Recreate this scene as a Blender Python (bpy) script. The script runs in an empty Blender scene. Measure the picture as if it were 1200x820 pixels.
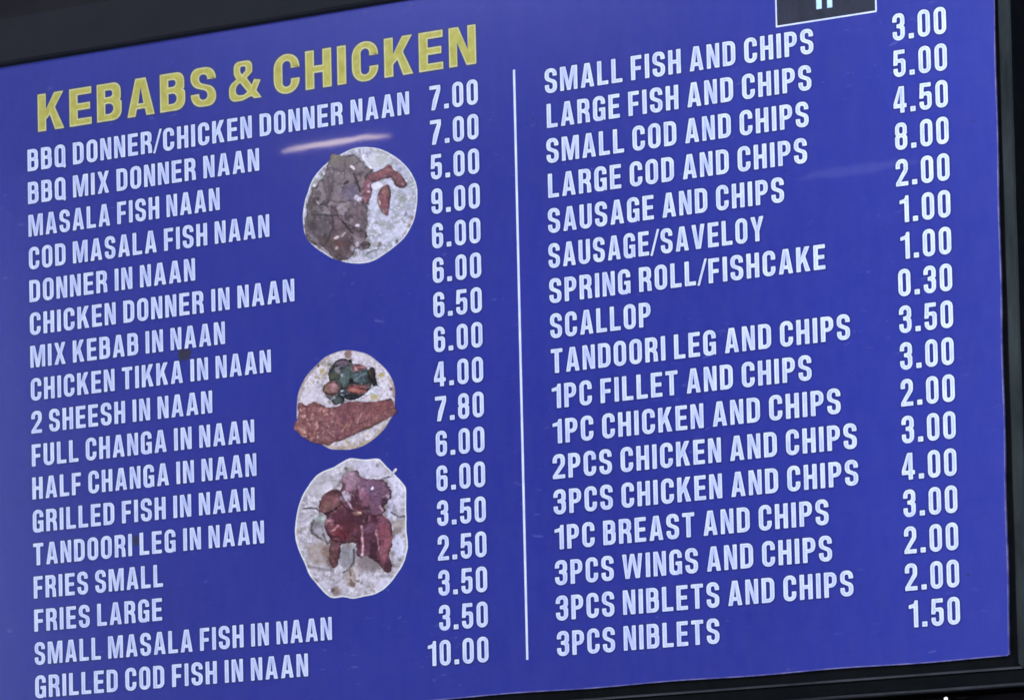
import bpy, math, random
import numpy as np
from mathutils import Vector, Matrix
from mathutils.geometry import tessellate_polygon

# ------------------------------------------------------------------ camera, world, lamps, exposure
BASE = 2.2                      # height of the board's first text line above the shop floor
scene = bpy.context.scene
col = scene.collection

CAM_ROT = [[0.926417, 0.03042, 0.375268], [-0.048698, 0.998039, 0.039316], [-0.373336, -0.054698, 0.926082]]
CAM_POS = (2.622351, -3.345245, -1.087443)

R = Matrix(CAM_ROT)             # rows: image right, image down, viewing direction, in (x, -z, y)
axis = lambda r: Vector((r[0], r[2], -r[1]))
right, down, fwd = axis(R[0]), axis(R[1]), axis(R[2])
cam_data = bpy.data.cameras.new("camera")
cam = bpy.data.objects.new("camera", cam_data)
col.objects.link(cam)
cam.matrix_world = Matrix((
    (right.x, -down.x, -fwd.x, CAM_POS[0]),
    (right.y, -down.y, -fwd.y, CAM_POS[1]),
    (right.z, -down.z, -fwd.z, CAM_POS[2] + BASE),
    (0, 0, 0, 1)))
cam_data.sensor_fit = 'HORIZONTAL'
cam_data.sensor_width = 36.0
cam_data.lens = 4000.0 / 1200.0 * 36.0
cam_data.shift_x = -(1200 - 600) / 1200.0
cam_data.shift_y = (1000 - 410) / 1200.0
cam_data.clip_start = 0.05
cam_data.clip_end = 200
scene.camera = cam

world = bpy.data.worlds.new("World")
scene.world = world
world.use_nodes = True
bg = world.node_tree.nodes["Background"]
bg.inputs[0].default_value = (0.62, 0.70, 1.0, 1)
bg.inputs[1].default_value = 0.05

def area(name, loc, target, sx, sy, power, color, spread=None, shape='RECTANGLE'):
    d = bpy.data.lights.new(name, 'AREA')
    d.shape = shape; d.size = sx; d.size_y = sy
    d.energy = power; d.color = color
    if spread: d.spread = spread
    o = bpy.data.objects.new(name, d)
    col.objects.link(o)
    o.location = loc
    o.rotation_euler = (Vector(target) - Vector(loc)).to_track_quat('-Z', 'Y').to_euler()
    return o

CENTRE = Vector((0.6, 0, BASE - 0.28))
area("shop_front_daylight", (0.9, -3.0, BASE + 2.0), CENTRE, 3.0, 1.0, 44, (0.78, 0.87, 1.0))
area("haze_fill_right", (1.15, -2.5, BASE + 0.10), (1.15, 0, BASE - 0.2), 1.1, 1.9, 30, (0.78, 0.87, 1.0))  # unseen fill, added to haze the right side of the panel
area("edge_fill_right", (2.15, -0.75, BASE - 0.05), (1.2, 0, BASE - 0.3), 0.4, 1.1, 24, (0.70, 0.80, 1.0))  # added light out of view, lifts the panel's right edge
area("haze_fill_left", (-2.75, -2.3, BASE - 0.1), (0, 0, BASE - 0.3), 1.0, 1.9, 30, (0.82, 0.90, 1.0))  # unseen light put in to veil the left edge

def mirrored(x, z, s):
    """The point a viewer sees in the glossy board at (x, z), s view-lengths away."""
    d = Vector((x, 0, z + BASE)) - cam.matrix_world.translation
    return Vector((x, 0, z + BASE)) + Vector((d.x, -d.y, d.z)) * s
ahead = Vector((0, 1, -0.31))
p = mirrored(0.15, 0.50, 0.7)
area("haze_fill_top", p, (0.2, 0, BASE), 2.0, 0.5, 32, (0.84, 0.89, 1.0))  # added unseen light, spreads haze down from the top left
p = mirrored(0.75, -1.12, 0.7)
area("haze_fill_bottom", p, (0.75, 0, BASE - 0.6), 2.2, 0.5, 27, (0.82, 0.86, 1.0))  # extra unseen light from below, hazes the bottom of the panel
p = mirrored(0.436, -0.0215, 0.8)
area("warm_ceiling_tube", p, p + ahead, 0.265, 0.0105, 0.24, (1.0, 0.80, 0.56), shape='ELLIPSE')
p = mirrored(1.105, -0.136, 0.8)
area("distant_ceiling_tube", p, p + ahead, 0.26, 0.016, 0.018, (0.9, 0.92, 1.0), shape='ELLIPSE')

scene.view_settings.view_transform = 'Standard'
scene.view_settings.look = 'None'
scene.view_settings.exposure = 0.0
scene.view_settings.gamma = 1.0
scene.cycles.filter_width = 1.8       # a phone lens is not razor sharp

LEFT_LINES = [
    ('BBQ DONNER/CHICKEN DONNER NAAN', 0.0, 0.5381, '7.00'),
    ('BBQ MIX DONNER NAAN', 0.0, 0.3319, '7.00'),
    ('MASALA FISH NAAN', 0.0, 0.2758, '5.00'),
    ('COD MASALA FISH NAAN', 0.0, 0.3444, '9.00'),
    ('DONNER IN NAAN', 0.0, 0.2395, '6.00'),
    ('CHICKEN DONNER IN NAAN', 0.0, 0.3773, '6.00'),
    ('MIX KEBAB IN NAAN', 0.0, 0.2799, '6.50'),
    ('CHICKEN TIKKA IN NAAN', 0.0, 0.3431, '6.00'),
    ('2 SHEESH IN NAAN', 0.0, 0.2603, '4.00'),
    ('FULL CHANGA IN NAAN', 0.0, 0.3183, '7.80'),
    ('HALF CHANGA IN NAAN', 0.0, 0.3204, '6.00'),
    ('GRILLED FISH IN NAAN', 0.0, 0.3171, '6.00'),
    ('TANDOORI LEG IN NAAN', 0.0, 0.3293, '3.50'),
    ('FRIES SMALL', 0.0, 0.1865, '2.50'),
    ('FRIES LARGE', 0.0, 0.1845, '3.50'),
    ('SMALL MASALA FISH IN NAAN', 0.0, 0.4197, '3.50'),
    ('GRILLED COD FISH IN NAAN', 0.0, 0.3863, '10.00'),
]
RIGHT_LINES = [
    ('SMALL FISH AND CHIPS', 0.7173, 1.0539, '3.00'),
    ('LARGE FISH AND CHIPS', 0.7188, 1.0503, '5.00'),
    ('SMALL COD AND CHIPS', 0.7174, 1.0458, '4.50'),
    ('LARGE COD AND CHIPS', 0.7184, 1.0427, '8.00'),
    ('SAUSAGE AND CHIPS', 0.7173, 1.0135, '2.00'),
    ('SAUSAGE/SAVELOY', 0.7169, 0.9876, '1.00'),
    ('SPRING ROLL/FISHCAKE', 0.7169, 1.0611, '1.00'),
    ('SCALLOP', 0.717, 0.8448, '0.30'),
    ('TANDOORI LEG AND CHIPS', 0.717, 1.0885, '3.50'),
    ('1PC FILLET AND CHIPS', 0.7171, 1.041, '3.00'),
    ('1PC CHICKEN AND CHIPS', 0.7171, 1.0748, '2.00'),
    ('2PCS CHICKEN AND CHIPS', 0.7161, 1.093, '3.00'),
    ('3PCS CHICKEN AND CHIPS', 0.7161, 1.0935, '4.00'),
    ('1PC BREAST AND CHIPS', 0.7165, 1.0568, '3.00'),
    ('3PCS WINGS AND CHIPS', 0.7159, 1.0597, '2.00'),
    ('3PCS NIBLETS AND CHIPS', 0.716, 1.084, '2.00'),
    ('3PCS NIBLETS', 0.7163, 0.9203, '1.50'),
]
LEFT_PRICE_EDGE, RIGHT_PRICE_EDGE = (0.6295, 0.6274), (1.2126, 1.2085)
LEFT_PRICE_WIDTH, RIGHT_PRICE_WIDTH = 0.0638, 0.0631
PICTURE_MAPS = [
    (0.0002113, -4.2e-06, -2.56e-05, -0.0001827, 0.3820387, -0.011837),
    (0.0001905, -3.8e-06, -1.89e-05, -0.0001638, 0.3649065, -0.2469002),
    (0.0002532, -5e-06, -2.15e-05, -0.0002175, 0.362203, -0.377598),
]

# ------------------------------------------------------------------ materials
def new_mat(name):
    m = bpy.data.materials.new(name)
    m.use_nodes = True
    nt = m.node_tree
    return m, nt, nt.nodes["Principled BSDF"]

def noise(nt, scale, detail=4, rough=0.6, stretch=None, co='Object'):
    tc = nt.nodes.new("ShaderNodeTexCoord")
    out = tc.outputs[co]
    if stretch:
        mp = nt.nodes.new("ShaderNodeMapping")
        mp.inputs['Scale'].default_value = stretch
        nt.links.new(out, mp.inputs['Vector']); out = mp.outputs[0]
    n = nt.nodes.new("ShaderNodeTexNoise")
    n.inputs['Scale'].default_value = scale
    n.inputs['Detail'].default_value = detail
    n.inputs['Roughness'].default_value = rough
    nt.links.new(out, n.inputs['Vector'])
    return n

def ramp(nt, src, stops):
    r = nt.nodes.new("ShaderNodeValToRGB")
    e = r.color_ramp.elements
    while len(e) < len(stops): e.new(0.5)
    for k, (p, c) in enumerate(stops):
        e[k].position = p; e[k].color = (*c, 1) if len(c) == 3 else c
    nt.links.new(src, r.inputs[0])
    return r

def mix(nt, fac, a, b, mode='MIX'):
    m = nt.nodes.new("ShaderNodeMix"); m.data_type = 'RGBA'; m.blend_type = mode
    for sock, v in ((m.inputs[0], fac), (m.inputs[6], a), (m.inputs[7], b)):
        if hasattr(v, 'links'): nt.links.new(v, sock)
        elif isinstance(v, (int, float)): sock.default_value = v
        else: sock.default_value = (*v, 1)
    return m.outputs[2]

def math_node(nt, op, a, b=0.0):
    m = nt.nodes.new("ShaderNodeMath"); m.operation = op; m.use_clamp = False
    for i, v in enumerate((a, b)):
        if hasattr(v, 'links'): nt.links.new(v, m.inputs[i])
        else: m.inputs[i].default_value = v
    return m.outputs[0]

def laminate(nt, bsdf, film=1.0):
    """The print's satin ink under a clear, slightly wavy glossy film."""
    bsdf.inputs['Roughness'].default_value = 0.22
    bsdf.inputs['Specular IOR Level'].default_value = 0.40
    n = noise(nt, 9, 2, 0.5)
    b = nt.nodes.new("ShaderNodeBump")
    b.inputs['Strength'].default_value = 0.006
    b.inputs['Distance'].default_value = 0.02
    nt.links.new(n.outputs[0], b.inputs['Height'])
    g = nt.nodes.new("ShaderNodeBsdfGlossy")
    g.inputs['Roughness'].default_value = 0.028
    nt.links.new(b.outputs[0], g.inputs['Normal'])
    fr = nt.nodes.new("ShaderNodeFresnel")
    fr.inputs['IOR'].default_value = 1.35
    mx = nt.nodes.new("ShaderNodeMixShader")
    nt.links.new(fr.outputs[0], mx.inputs[0])
    nt.links.new(bsdf.outputs[0], mx.inputs[1])
    nt.links.new(g.outputs[0], mx.inputs[2])
    nt.links.new(mx.outputs[0], nt.nodes["Material Output"].inputs['Surface'])

BLUE = (0.021, 0.028, 0.226)

def make_blue_print():
    m, nt, b = new_mat("blue_print")
    laminate(nt, b)
    n1 = noise(nt, 3.0, 3, 0.5)
    c = ramp(nt, n1.outputs[0], [(0.3, tuple(v * 0.90 for v in BLUE)), (0.7, tuple(v * 1.08 for v in BLUE))]).outputs[0]
    n2 = noise(nt, 55, 5, 0.7, (1, 1, 0.45))          # blotchy ink
    c = mix(nt, ramp(nt, n2.outputs[0], [(0.38, (0, 0, 0)), (0.68, (0.26, 0.26, 0.26))]).outputs[0], c, (0.050, 0.052, 0.235))
    n3 = noise(nt, 300, 2, 0.5)                        # fine grain
    c = mix(nt, ramp(nt, n3.outputs[0], [(0.30, (0.16, 0.16, 0.16)), (0.52, (0, 0, 0))]).outputs[0], c, (0.022, 0.030, 0.20))
    n4 = noise(nt, 95, 4, 0.7, (1, 1, 0.16))           # faint upright print bands
    c = mix(nt, ramp(nt, n4.outputs[0], [(0.42, (0, 0, 0)), (0.66, (0.22, 0.22, 0.22))]).outputs[0], c, (0.026, 0.038, 0.285))
    n5 = noise(nt, 140, 3, 0.6, (0.2, 1, 1))
    c = mix(nt, ramp(nt, n5.outputs[0], [(0.30, (0.22, 0.22, 0.22)), (0.46, (0, 0, 0))]).outputs[0], c, (0.013, 0.020, 0.185))
    # scuffs: short pale scratches in scattered patches
    s1 = noise(nt, 130, 3, 0.6, (0.35, 1, 1.0))
    s2 = noise(nt, 7.5, 2, 0.5)
    f = math_node(nt, 'MULTIPLY', ramp(nt, s1.outputs[0], [(0.635, (0, 0, 0)), (0.71, (1, 1, 1))]).outputs[0],
                  ramp(nt, s2.outputs[0], [(0.49, (0, 0, 0)), (0.60, (0.20, 0.20, 0.20))]).outputs[0])
    c = mix(nt, f, c, (0.20, 0.22, 0.46))
    v = nt.nodes.new("ShaderNodeTexVoronoi"); v.inputs['Scale'].default_value = 17.0   # stray specks
    tcv = nt.nodes.new("ShaderNodeTexCoord"); nt.links.new(tcv.outputs['Object'], v.inputs['Vector'])
    sp = math_node(nt, 'MULTIPLY', ramp(nt, v.outputs['Distance'], [(0.012, (0.75, 0.75, 0.75)), (0.030, (0, 0, 0))]).outputs[0],
                   ramp(nt, noise(nt, 5, 2, 0.5).outputs[0], [(0.50, (0, 0, 0)), (0.58, (1, 1, 1))]).outputs[0])
    c = mix(nt, sp, c, (0.020, 0.024, 0.07))
    # small dirt marks
    tc = nt.nodes.new("ShaderNodeTexCoord")
    nd = noise(nt, 170, 2, 0.6)
    for (x, z, rx, rz, k) in ((0.2225, -0.2465, 0.0095, 0.0080, 0.9), (0.1500, -0.4625, 0.0050, 0.0065, 0.85),
                              (1.2190, -0.5880, 0.0016, 0.0016, 0.8), (0.7010, -0.0270, 0.0015, 0.002, 0.5)):
        mp = nt.nodes.new("ShaderNodeMapping"); mp.vector_type = 'TEXTURE'
        mp.inputs['Location'].default_value = (x, 0, z)
        mp.inputs['Scale'].default_value = (rx, 1, rz)
        nt.links.new(tc.outputs['Object'], mp.inputs['Vector'])
        ln = nt.nodes.new("ShaderNodeVectorMath"); ln.operation = 'LENGTH'
        nt.links.new(mp.outputs[0], ln.inputs[0])
        d = math_node(nt, 'ADD', ln.outputs['Value'], math_node(nt, 'MULTIPLY', nd.outputs[0], 0.9))
        f = ramp(nt, d, [(0.80, (k, k, k)), (1.0, (0, 0, 0))])
        # the ramp only spans 0..1, so shrink the distance into it
        nt.links.new(math_node(nt, 'MULTIPLY', d, 0.62), f.inputs[0])
        c = mix(nt, f.outputs[0], c, (0.030, 0.028, 0.034))
    nt.links.new(c, b.inputs['Base Color'])
    return m

def make_ink(name, lo, hi, scale=130, stretch=(1, 1, 0.30)):
    m, nt, b = new_mat(name)
    laminate(nt, b)
    n = noise(nt, scale, 3, 0.65, stretch)
    c = ramp(nt, n.outputs[0], [(0.36, lo), (0.64, hi)]).outputs[0]
    nt.links.new(c, b.inputs['Base Color'])
    return m

def make_black(name, lo, hi, rough=0.35, scale=40, stretch=(1, 1, 1), bump=0.05, spec=0.12):
    m, nt, b = new_mat(name)
    n = noise(nt, scale, 5, 0.65, stretch)
    nt.links.new(ramp(nt, n.outputs[0], [(0.3, lo), (0.75, hi)]).outputs[0], b.inputs['Base Color'])
    b.inputs['Roughness'].default_value = rough
    b.inputs['Specular IOR Level'].default_value = spec
    bp = nt.nodes.new("ShaderNodeBump")
    bp.inputs['Strength'].default_value = bump; bp.inputs['Distance'].default_value = 0.002
    nt.links.new(n.outputs[0], bp.inputs['Height'])
    nt.links.new(bp.outputs[0], b.inputs['Normal'])
    return m

M_BLUE = make_blue_print()
M_EDGE = make_ink("cut_print_edge", (0.06, 0.06, 0.24), (0.20, 0.18, 0.36), 40, (1, 1, 1))
M_WHITE = make_ink("white_ink", (0.56, 0.60, 0.82), (0.72, 0.74, 0.90))
M_WHITE_CORE = make_ink("white_ink_core", (0.38, 0.43, 0.70), (0.54, 0.575, 0.80))
M_YELLOW = make_ink("yellow_ink", (0.52, 0.48, 0.21), (0.62, 0.58, 0.32), 120)
M_YELLOW_CORE = make_ink("yellow_ink_core", (0.36, 0.32, 0.060), (0.47, 0.42, 0.095), 120, (1, 1, 0.7))
M_KEY = make_ink("dark_blue_keyline", (0.014, 0.018, 0.12), (0.020, 0.025, 0.16), 120)
M_KEY_DARK = make_ink("dark_keyline", (0.030, 0.035, 0.10), (0.045, 0.05, 0.13), 120)
M_CYAN = make_ink("pale_blue_ink", (0.36, 0.58, 0.80), (0.60, 0.75, 0.90))
M_PLATE = make_ink("black_ink", (0.016, 0.018, 0.030), (0.024, 0.026, 0.042), 60)
M_FRAME = make_black("frame_black", (0.002, 0.0025, 0.003), (0.0045, 0.005, 0.006), 0.6, spec=0.03)
M_FACE = make_black("frame_grey_face", (0.008, 0.010, 0.011), (0.034, 0.040, 0.040), 0.5, 22, (1.6, 1, 0.35), spec=0.04)  # lighter grey-green front of the side rails
M_HIGHLIGHT = make_black("frame_ridge_highlight", (0.008, 0.009, 0.011), (0.045, 0.045, 0.052), 0.5, 30, (0.5, 1, 1), spec=0.2)  # ridge highlights put into the colour, lighter than the rest of the rail
M_RAIL = make_black("rail_dark", (0.007, 0.008, 0.012), (0.011, 0.012, 0.017), 0.6, 14)
M_WALL = make_black("wall_dark", (0.008, 0.0075, 0.010), (0.016, 0.014, 0.017), 0.8, 9, (1, 1, 0.7))

# ------------------------------------------------------------------ mesh helpers
def link(name, verts, faces, mats, mat_idx=None, parent=None):
    me = bpy.data.meshes.new(name)
    me.from_pydata([tuple(v) for v in verts], [], [tuple(f) for f in faces])
    for m in (mats if isinstance(mats, (list, tuple)) else [mats]):
        me.materials.append(m)
    if mat_idx:
        me.polygons.foreach_set('material_index', mat_idx)
    me.update()
    o = bpy.data.objects.new(name, me)
    col.objects.link(o)
    if parent: o.parent = parent
    return o

def tag(o, label, category=None, group=None, kind=None):
    if label: o['label'] = label
    if category: o['category'] = category
    if group: o['group'] = group
    if kind: o['kind'] = kind
    return o

def box(verts, faces, x0, x1, y0, y1, z0, z1):
    n = len(verts)
    verts += [(x, y, z) for x in (x0, x1) for y in (y0, y1) for z in (z0, z1)]
    for f in ((0, 1, 3, 2), (4, 6, 7, 5), (0, 4, 5, 1), (2, 3, 7, 6), (0, 2, 6, 4), (1, 5, 7, 3)):
        faces.append(tuple(n + i for i in f))

# ------------------------------------------------------------------ lettering: a condensed and a wide sans drawn from rounded polygons
def rounded(pts):
    """pts: (x, y) or (x, y, r). Corners with r become arcs."""
    out = []
    n = len(pts)
    for i, p in enumerate(pts):
        r = p[2] if len(p) > 2 else 0
        v = Vector(p[:2]); a = Vector(pts[i - 1][:2]); b = Vector(pts[(i + 1) % n][:2])
        if r <= 0:
            out.append(tuple(v)); continue
        da, db = (a - v), (b - v)
        la, lb = da.length, db.length
        da.normalize(); db.normalize()
        ang = math.acos(max(-1, min(1, da.dot(db))))
        t = r / math.tan(ang / 2)
        t = min(t, la * 0.499 if len(pts[i - 1]) > 2 else la * 0.98, lb * 0.499 if len(pts[(i + 1) % n]) > 2 else lb * 0.98)
        p0, p1 = v + da * t, v + db * t
        for k in range(8):
            s = k / 7
            w = 0.78                                  # rational quadratic, near a circular arc
            q = (p0 * (1 - s) ** 2 + v * (2 * w * s * (1 - s)) + p1 * s ** 2) / ((1 - s) ** 2 + 2 * w * s * (1 - s) + s ** 2)
            out.append(tuple(q))
    return out

def rr(x0, y0, x1, y1, r):
    return [(x0, y0, r), (x1, y0, r), (x1, y1, r), (x0, y1, r)]

def glyph_set(w, t, h, R, r):
    """w letter width, t stem, h arm thickness, R outer and r inner corner radius. Each glyph: (advance width, contours)."""
    G = {}
    m0, m1 = 0.5 - h / 2, 0.5 + h / 2
    G['I'] = (t, [[(0, 0), (t, 0), (t, 1), (0, 1)]])
    G['L'] = (w * .88, [[(0, 0), (w * .88, 0), (w * .88, h), (t, h), (t, 1), (0, 1)]])
    G['E'] = (w * .90, [[(0, 0), (w * .9, 0), (w * .9, h), (t, h), (t, m0), (w * .84, m0), (w * .84, m1), (t, m1), (t, 1 - h), (w * .9, 1 - h), (w * .9, 1), (0, 1)]])
    G['F'] = (w * .86, [[(0, 0), (t, 0), (t, m0 - .03), (w * .80, m0 - .03), (w * .80, m1 - .03), (t, m1 - .03), (t, 1 - h), (w * .86, 1 - h), (w * .86, 1), (0, 1)]])
    G['T'] = (w * .96, [[(w * .48 - t / 2, 0), (w * .48 + t / 2, 0), (w * .48 + t / 2, 1 - h), (w * .96, 1 - h), (w * .96, 1), (0, 1), (0, 1 - h), (w * .48 - t / 2, 1 - h)]])
    G['H'] = (w, [[(0, 0), (t, 0), (t, m0), (w - t, m0), (w - t, 0), (w, 0), (w, 1), (w - t, 1), (w - t, m1), (t, m1), (t, 1), (0, 1)]])
    k = t * 1.06
    G['N'] = (w, [[(0, 0), (t * .9, 0), (t * .9, .62), (w - k, 0), (w, 0), (w, 1), (w - t * .9, 1), (w - t * .9, .38), (k, 1), (0, 1)]])
    W = w * 1.42
    G['M'] = (W, [[(0, 0), (t * .88, 0), (t * .88, .70), (W / 2 - t * .42, 0), (W / 2 + t * .42, 0), (W - t * .88, .70), (W - t * .88, 0), (W, 0), (W, 1), (W - t * 1.30, 1), (W / 2, .36), (t * 1.30, 1), (0, 1)]])
    A = w * 1.10
    G['A'] = (A, [[(0, 0), (t * .98, 0), (t * 1.15, .19), (A - t * 1.15, .19), (A - t * .98, 0), (A, 0), (A / 2 + t * .62, 1), (A / 2 - t * .62, 1)],
                  [(t * 1.32, .33), (A / 2, .78), (A - t * 1.32, .33)]])
    G['V'] = (A, [[(A / 2 - t * .60, 0), (A / 2 + t * .60, 0), (A, 1), (A - t, 1), (A / 2, .26), (t, 1), (0, 1)]])
    G['Y'] = (A, [[(A / 2 - t / 2, 0), (A / 2 + t / 2, 0), (A / 2 + t / 2, .40), (A, 1), (A - t * 1.05, 1), (A / 2, .58), (t * 1.05, 1), (0, 1), (A / 2 - t / 2, .40)]])
    W = w * 1.62
    G['W'] = (W, [[(W * .25 - t * .52, 0), (W * .25 + t * .46, 0), (W * .5, .70), (W * .75 - t * .46, 0), (W * .75 + t * .52, 0), (W, 1), (W - t * .95, 1), (W * .75, .34), (W * .5 + t * .46, 1), (W * .5 - t * .46, 1), (W * .25, .34), (t * .95, 1), (0, 1)]])
    X = w * 1.06
    G['X'] = (X, [[(0, 0), (t, 0), (X / 2, .34), (X - t, 0), (X, 0), (X / 2 + t * .56, .51), (X, 1), (X - t, 1), (X / 2, .68), (t, 1), (0, 1), (X / 2 - t * .56, .51)]])
    K = w * 1.08
    G['K'] = (K, [[(0, 0), (t, 0), (t, .30), (t + (K - t) * .22, .42), (K - t * 1.12, 0), (K, 0), (t + (K - t) * .50, .60), (K * .98, 1), (K * .98 - t * 1.12, 1), (t, .56), (t, 1), (0, 1)]])
    G['O'] = (w, [rr(0, -.015, w, 1.015, R), rr(t, h * .9, w - t, 1 - h * .9, r)])
    G['0'] = G['O']
    G['Q'] = (w, [[(0, -.015, R), (w - .13, -.015, R * .5), (w - .02, -.09), (w + .02, .03), (w, .10), (w, 1.015, R), (0, 1.015, R)], rr(t, h * .9, w - t, 1 - h * .9, r)])
    G['D'] = (w, [[(0, 0), (w, 0, R), (w, 1, R), (0, 1)], [(t, h), (w - t, h, r), (w - t, 1 - h, r), (t, 1 - h)]])
    c0, c1 = .36, .64
    G['C'] = (w, [[(0, -.015, R), (w, -.015, R), (w, c0), (w - t, c0), (w - t, h * .9, r), (t, h * .9, r), (t, 1 - h * .9, r), (w - t, 1 - h * .9, r), (w - t, c1), (w, c1), (w, 1.015, R), (0, 1.015, R)]])
    G['G'] = (w, [[(0, -.015, R), (w * .8, -.015, R * .6), (w * .86, .07), (w * .88, 0), (w, 0), (w, .52), (w * .50, .52), (w * .50, .52 - h * .9), (w - t, .52 - h * .9), (w - t, h * .9, r), (t, h * .9, r), (t, 1 - h * .9, r), (w - t, 1 - h * .9, r), (w - t, c1 + .03), (w, c1 + .03), (w, 1.015, R), (0, 1.015, R)]])
    G['U'] = (w, [[(0, -.015, R), (w, -.015, R), (w, 1), (w - t, 1), (w - t, h * .9, r), (t, h * .9, r), (t, 1), (0, 1)]])
    b = R * .85
    G['B'] = (w, [[(0, 0), (w, 0, b), (w, .535, b * .7), (w * .88, .535), (w * .97, .535, b * .7), (w * .97, 1, b), (0, 1)],
                  [(t, h), (w - t, h, r * .8), (w - t, .46, r * .8), (t, .46)], [(t, .46 + h * .95), (w * .97 - t, .46 + h * .95, r * .8), (w * .97 - t, 1 - h, r * .8), (t, 1 - h)]])
    G['P'] = (w * .97, [[(0, 0), (t, 0), (t, .39), (w * .97, .39, R), (w * .97, 1, R), (0, 1)], [(t, .39 + h * .95), (w * .97 - t, .39 + h * .95, r), (w * .97 - t, 1 - h, r), (t, 1 - h)]])
    G['R'] = (w, [[(0, 0), (t, 0), (t, .42), (w * .50, .42, .03), (w - t, .34, .03), (w - t * .95, 0), (w * 1.02, 0), (w * .97, .35, .06), (w * .85, .475, .02), (w * .98, .57, b * .4), (w * .98, 1, R * .9), (0, 1)],
                  [(t, .42 + h * .95), (w * .98 - t, .42 + h * .95, r), (w * .98 - t, 1 - h, r), (t, 1 - h)]])
    G['S'] = (w, [[(w, .69), (w, 1.015, R), (0, 1.015, R), (0, .545, R * .8), (w - t, .385, r), (w - t, h * .9, r), (t, h * .9, r), (t, .33), (0, .33), (0, -.015, R), (w, -.015, R), (w, .465, R * .8), (t, .625, r), (t, 1 - h * .9, r), (w - t, 1 - h * .9, r), (w - t, .69)]])
    G['1'] = (w * .74, [[(w * .74 - t, 0), (w * .74, 0), (w * .74, 1), (w * .74 - t * .72, 1), (w * .74 - t * .95, .88, .05), (0, .83), (0, .70), (w * .74 - t, .73)]])
    G['2'] = (w, [[(0, .655), (0, 1.015, R), (w, 1.015, R), (w, .56, R), (t * 1.12, h), (w, h), (w, 0), (0, 0), (0, .12, .05), (w - t, .61, r * 1.3), (w - t, 1 - h * .9, r), (t, 1 - h * .9, r), (t, .655)]])
    G['3'] = (w, [[(0, .69), (0, 1.015, R), (w, 1.015, R), (w, .555, R * .6), (w * .88, .525), (w, .495, R * .6), (w, -.015, R), (0, -.015, R), (0, .32), (t, .32), (t, h * .9, r), (w - t, h * .9, r), (w - t, .455, r), (w * .34, .455), (w * .34, .455 + h * .95), (w - t, .455 + h * .95, r), (w - t, 1 - h * .9, r), (t, 1 - h * .9, r), (t, .69)]])
    F = w * 1.06
    G['4'] = (F, [[(F * .84 - t, 0), (F * .84, 0), (F * .84, .19), (F, .19), (F, .19 + h), (F * .84, .19 + h), (F * .84, 1), (F * .84 - t * 1.2, 1), (0, .36), (0, .19), (F * .84 - t, .19)],
                  [(t * .82, .19 + h), (F * .84 - t, .19 + h), (F * .84 - t, .76)]])
    G['5'] = (w, [[(w * .95, 1), (w * .06, 1), (0, .43), (t * .95, .43), (t, .53, r * .6), (w - t, .53, r), (w - t, h * .9, r), (t, h * .9, r), (t, .30), (0, .30), (0, -.015, R), (w, -.015, R), (w, .68, R), (t * .98, .655, .03), (t * 1.08, 1 - h), (w * .95, 1 - h)]])
    six = [[(w, .70), (w, 1.015, R), (0, 1.015, R), (0, -.015, R), (w, -.015, R), (w, .62, R * .9), (t, .60, .05), (t, 1 - h * .9, r), (w - t, 1 - h * .9, r), (w - t, .70)], rr(t, h * .9, w - t, .61 - h * .9, r)]
    G['6'] = (w, six)
    G['9'] = (w, [[(w - p[0], 1 - p[1], *p[2:]) for p in c] for c in six])
    G['7'] = (w, [[(w * .14, 0), (w * .14 + t, 0), (w, .80, .10), (w, 1), (0, 1), (0, 1 - h), (w - t * .95, 1 - h), (w * .30, .42, .15)]])
    G['8'] = (w, [[(w * .02, 1.015, R * .9), (w * .98, 1.015, R * .9), (w * .98, .56, R * .55), (w * .88, .525), (w, .49, R * .6), (w, -.015, R), (0, -.015, R), (0, .49, R * .6), (w * .12, .525), (w * .02, .56, R * .55)],
                  rr(t, h * .9, w - t, .53 - h * .5, r * .9), rr(t, .52 + h * .5, w - t, 1 - h * .9, r * .9)])
    G['.'] = (t * 1.25, [[(0, 0), (t * 1.2, 0), (t * 1.2, h * 1.25), (0, h * 1.25)]])
    G['/'] = (w * .48, [[(-w * .16, -.04), (w * .02, -.04), (w * .64, 1.03), (w * .46, 1.03)]])
    a = w * 1.24
    G['&'] = (a, [[(a * .42, -.015, R * .9), (a * .70, .07, .06), (a * .80, 0), (a * 1.02, 0), (a * .86, .20), (a * 1.0, .46), (a * .80, .50), (a * .72, .36), (a * .56, .56), (a * .74, .70, .08), (a * .74, 1.015, R * .62), (a * .16, 1.015, R * .62), (a * .16, .68, .10), (a * .24, .56), (0, .42, R * .6), (0, -.015, R * .9)],
                  [(a * .22, .14, r), (a * .46, .12, r * .6), (a * .58, .20), (a * .35, .46), (a * .20, .36, r)],
                  [(a * .42, .66), (a * .54, .76, .05), (a * .53, .88, .05), (a * .36, .88, .05), (a * .36, .74, .05)]])
    return {k: (v[0], [rounded(c) for c in v[1]]) for k, v in G.items()}

def area2(c):
    return sum(c[i - 1][0] * c[i][1] - c[i][0] * c[i - 1][1] for i in range(len(c)))

def offset_contour(c, d):
    """Move a closed contour outward by d (a hole, given clockwise, shrinks)."""
    pts = []
    for p in c:
        if not pts or (Vector(p) - Vector(pts[-1])).length > 1e-4: pts.append(p)
    if (Vector(pts[0]) - Vector(pts[-1])).length < 1e-4: pts.pop()
    n = len(pts); out = []
    for i in range(n):
        a, b, e = Vector(pts[i - 1]), Vector(pts[i]), Vector(pts[(i + 1) % n])
        u, v = (b - a).normalized(), (e - b).normalized()
        nu, nv = Vector((u.y, -u.x)), Vector((v.y, -v.x))
        s = nu + nv
        s = s / max(s.dot(s) / 2, 0.55)
        out.append(tuple(b + s * d))
    return out

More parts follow.
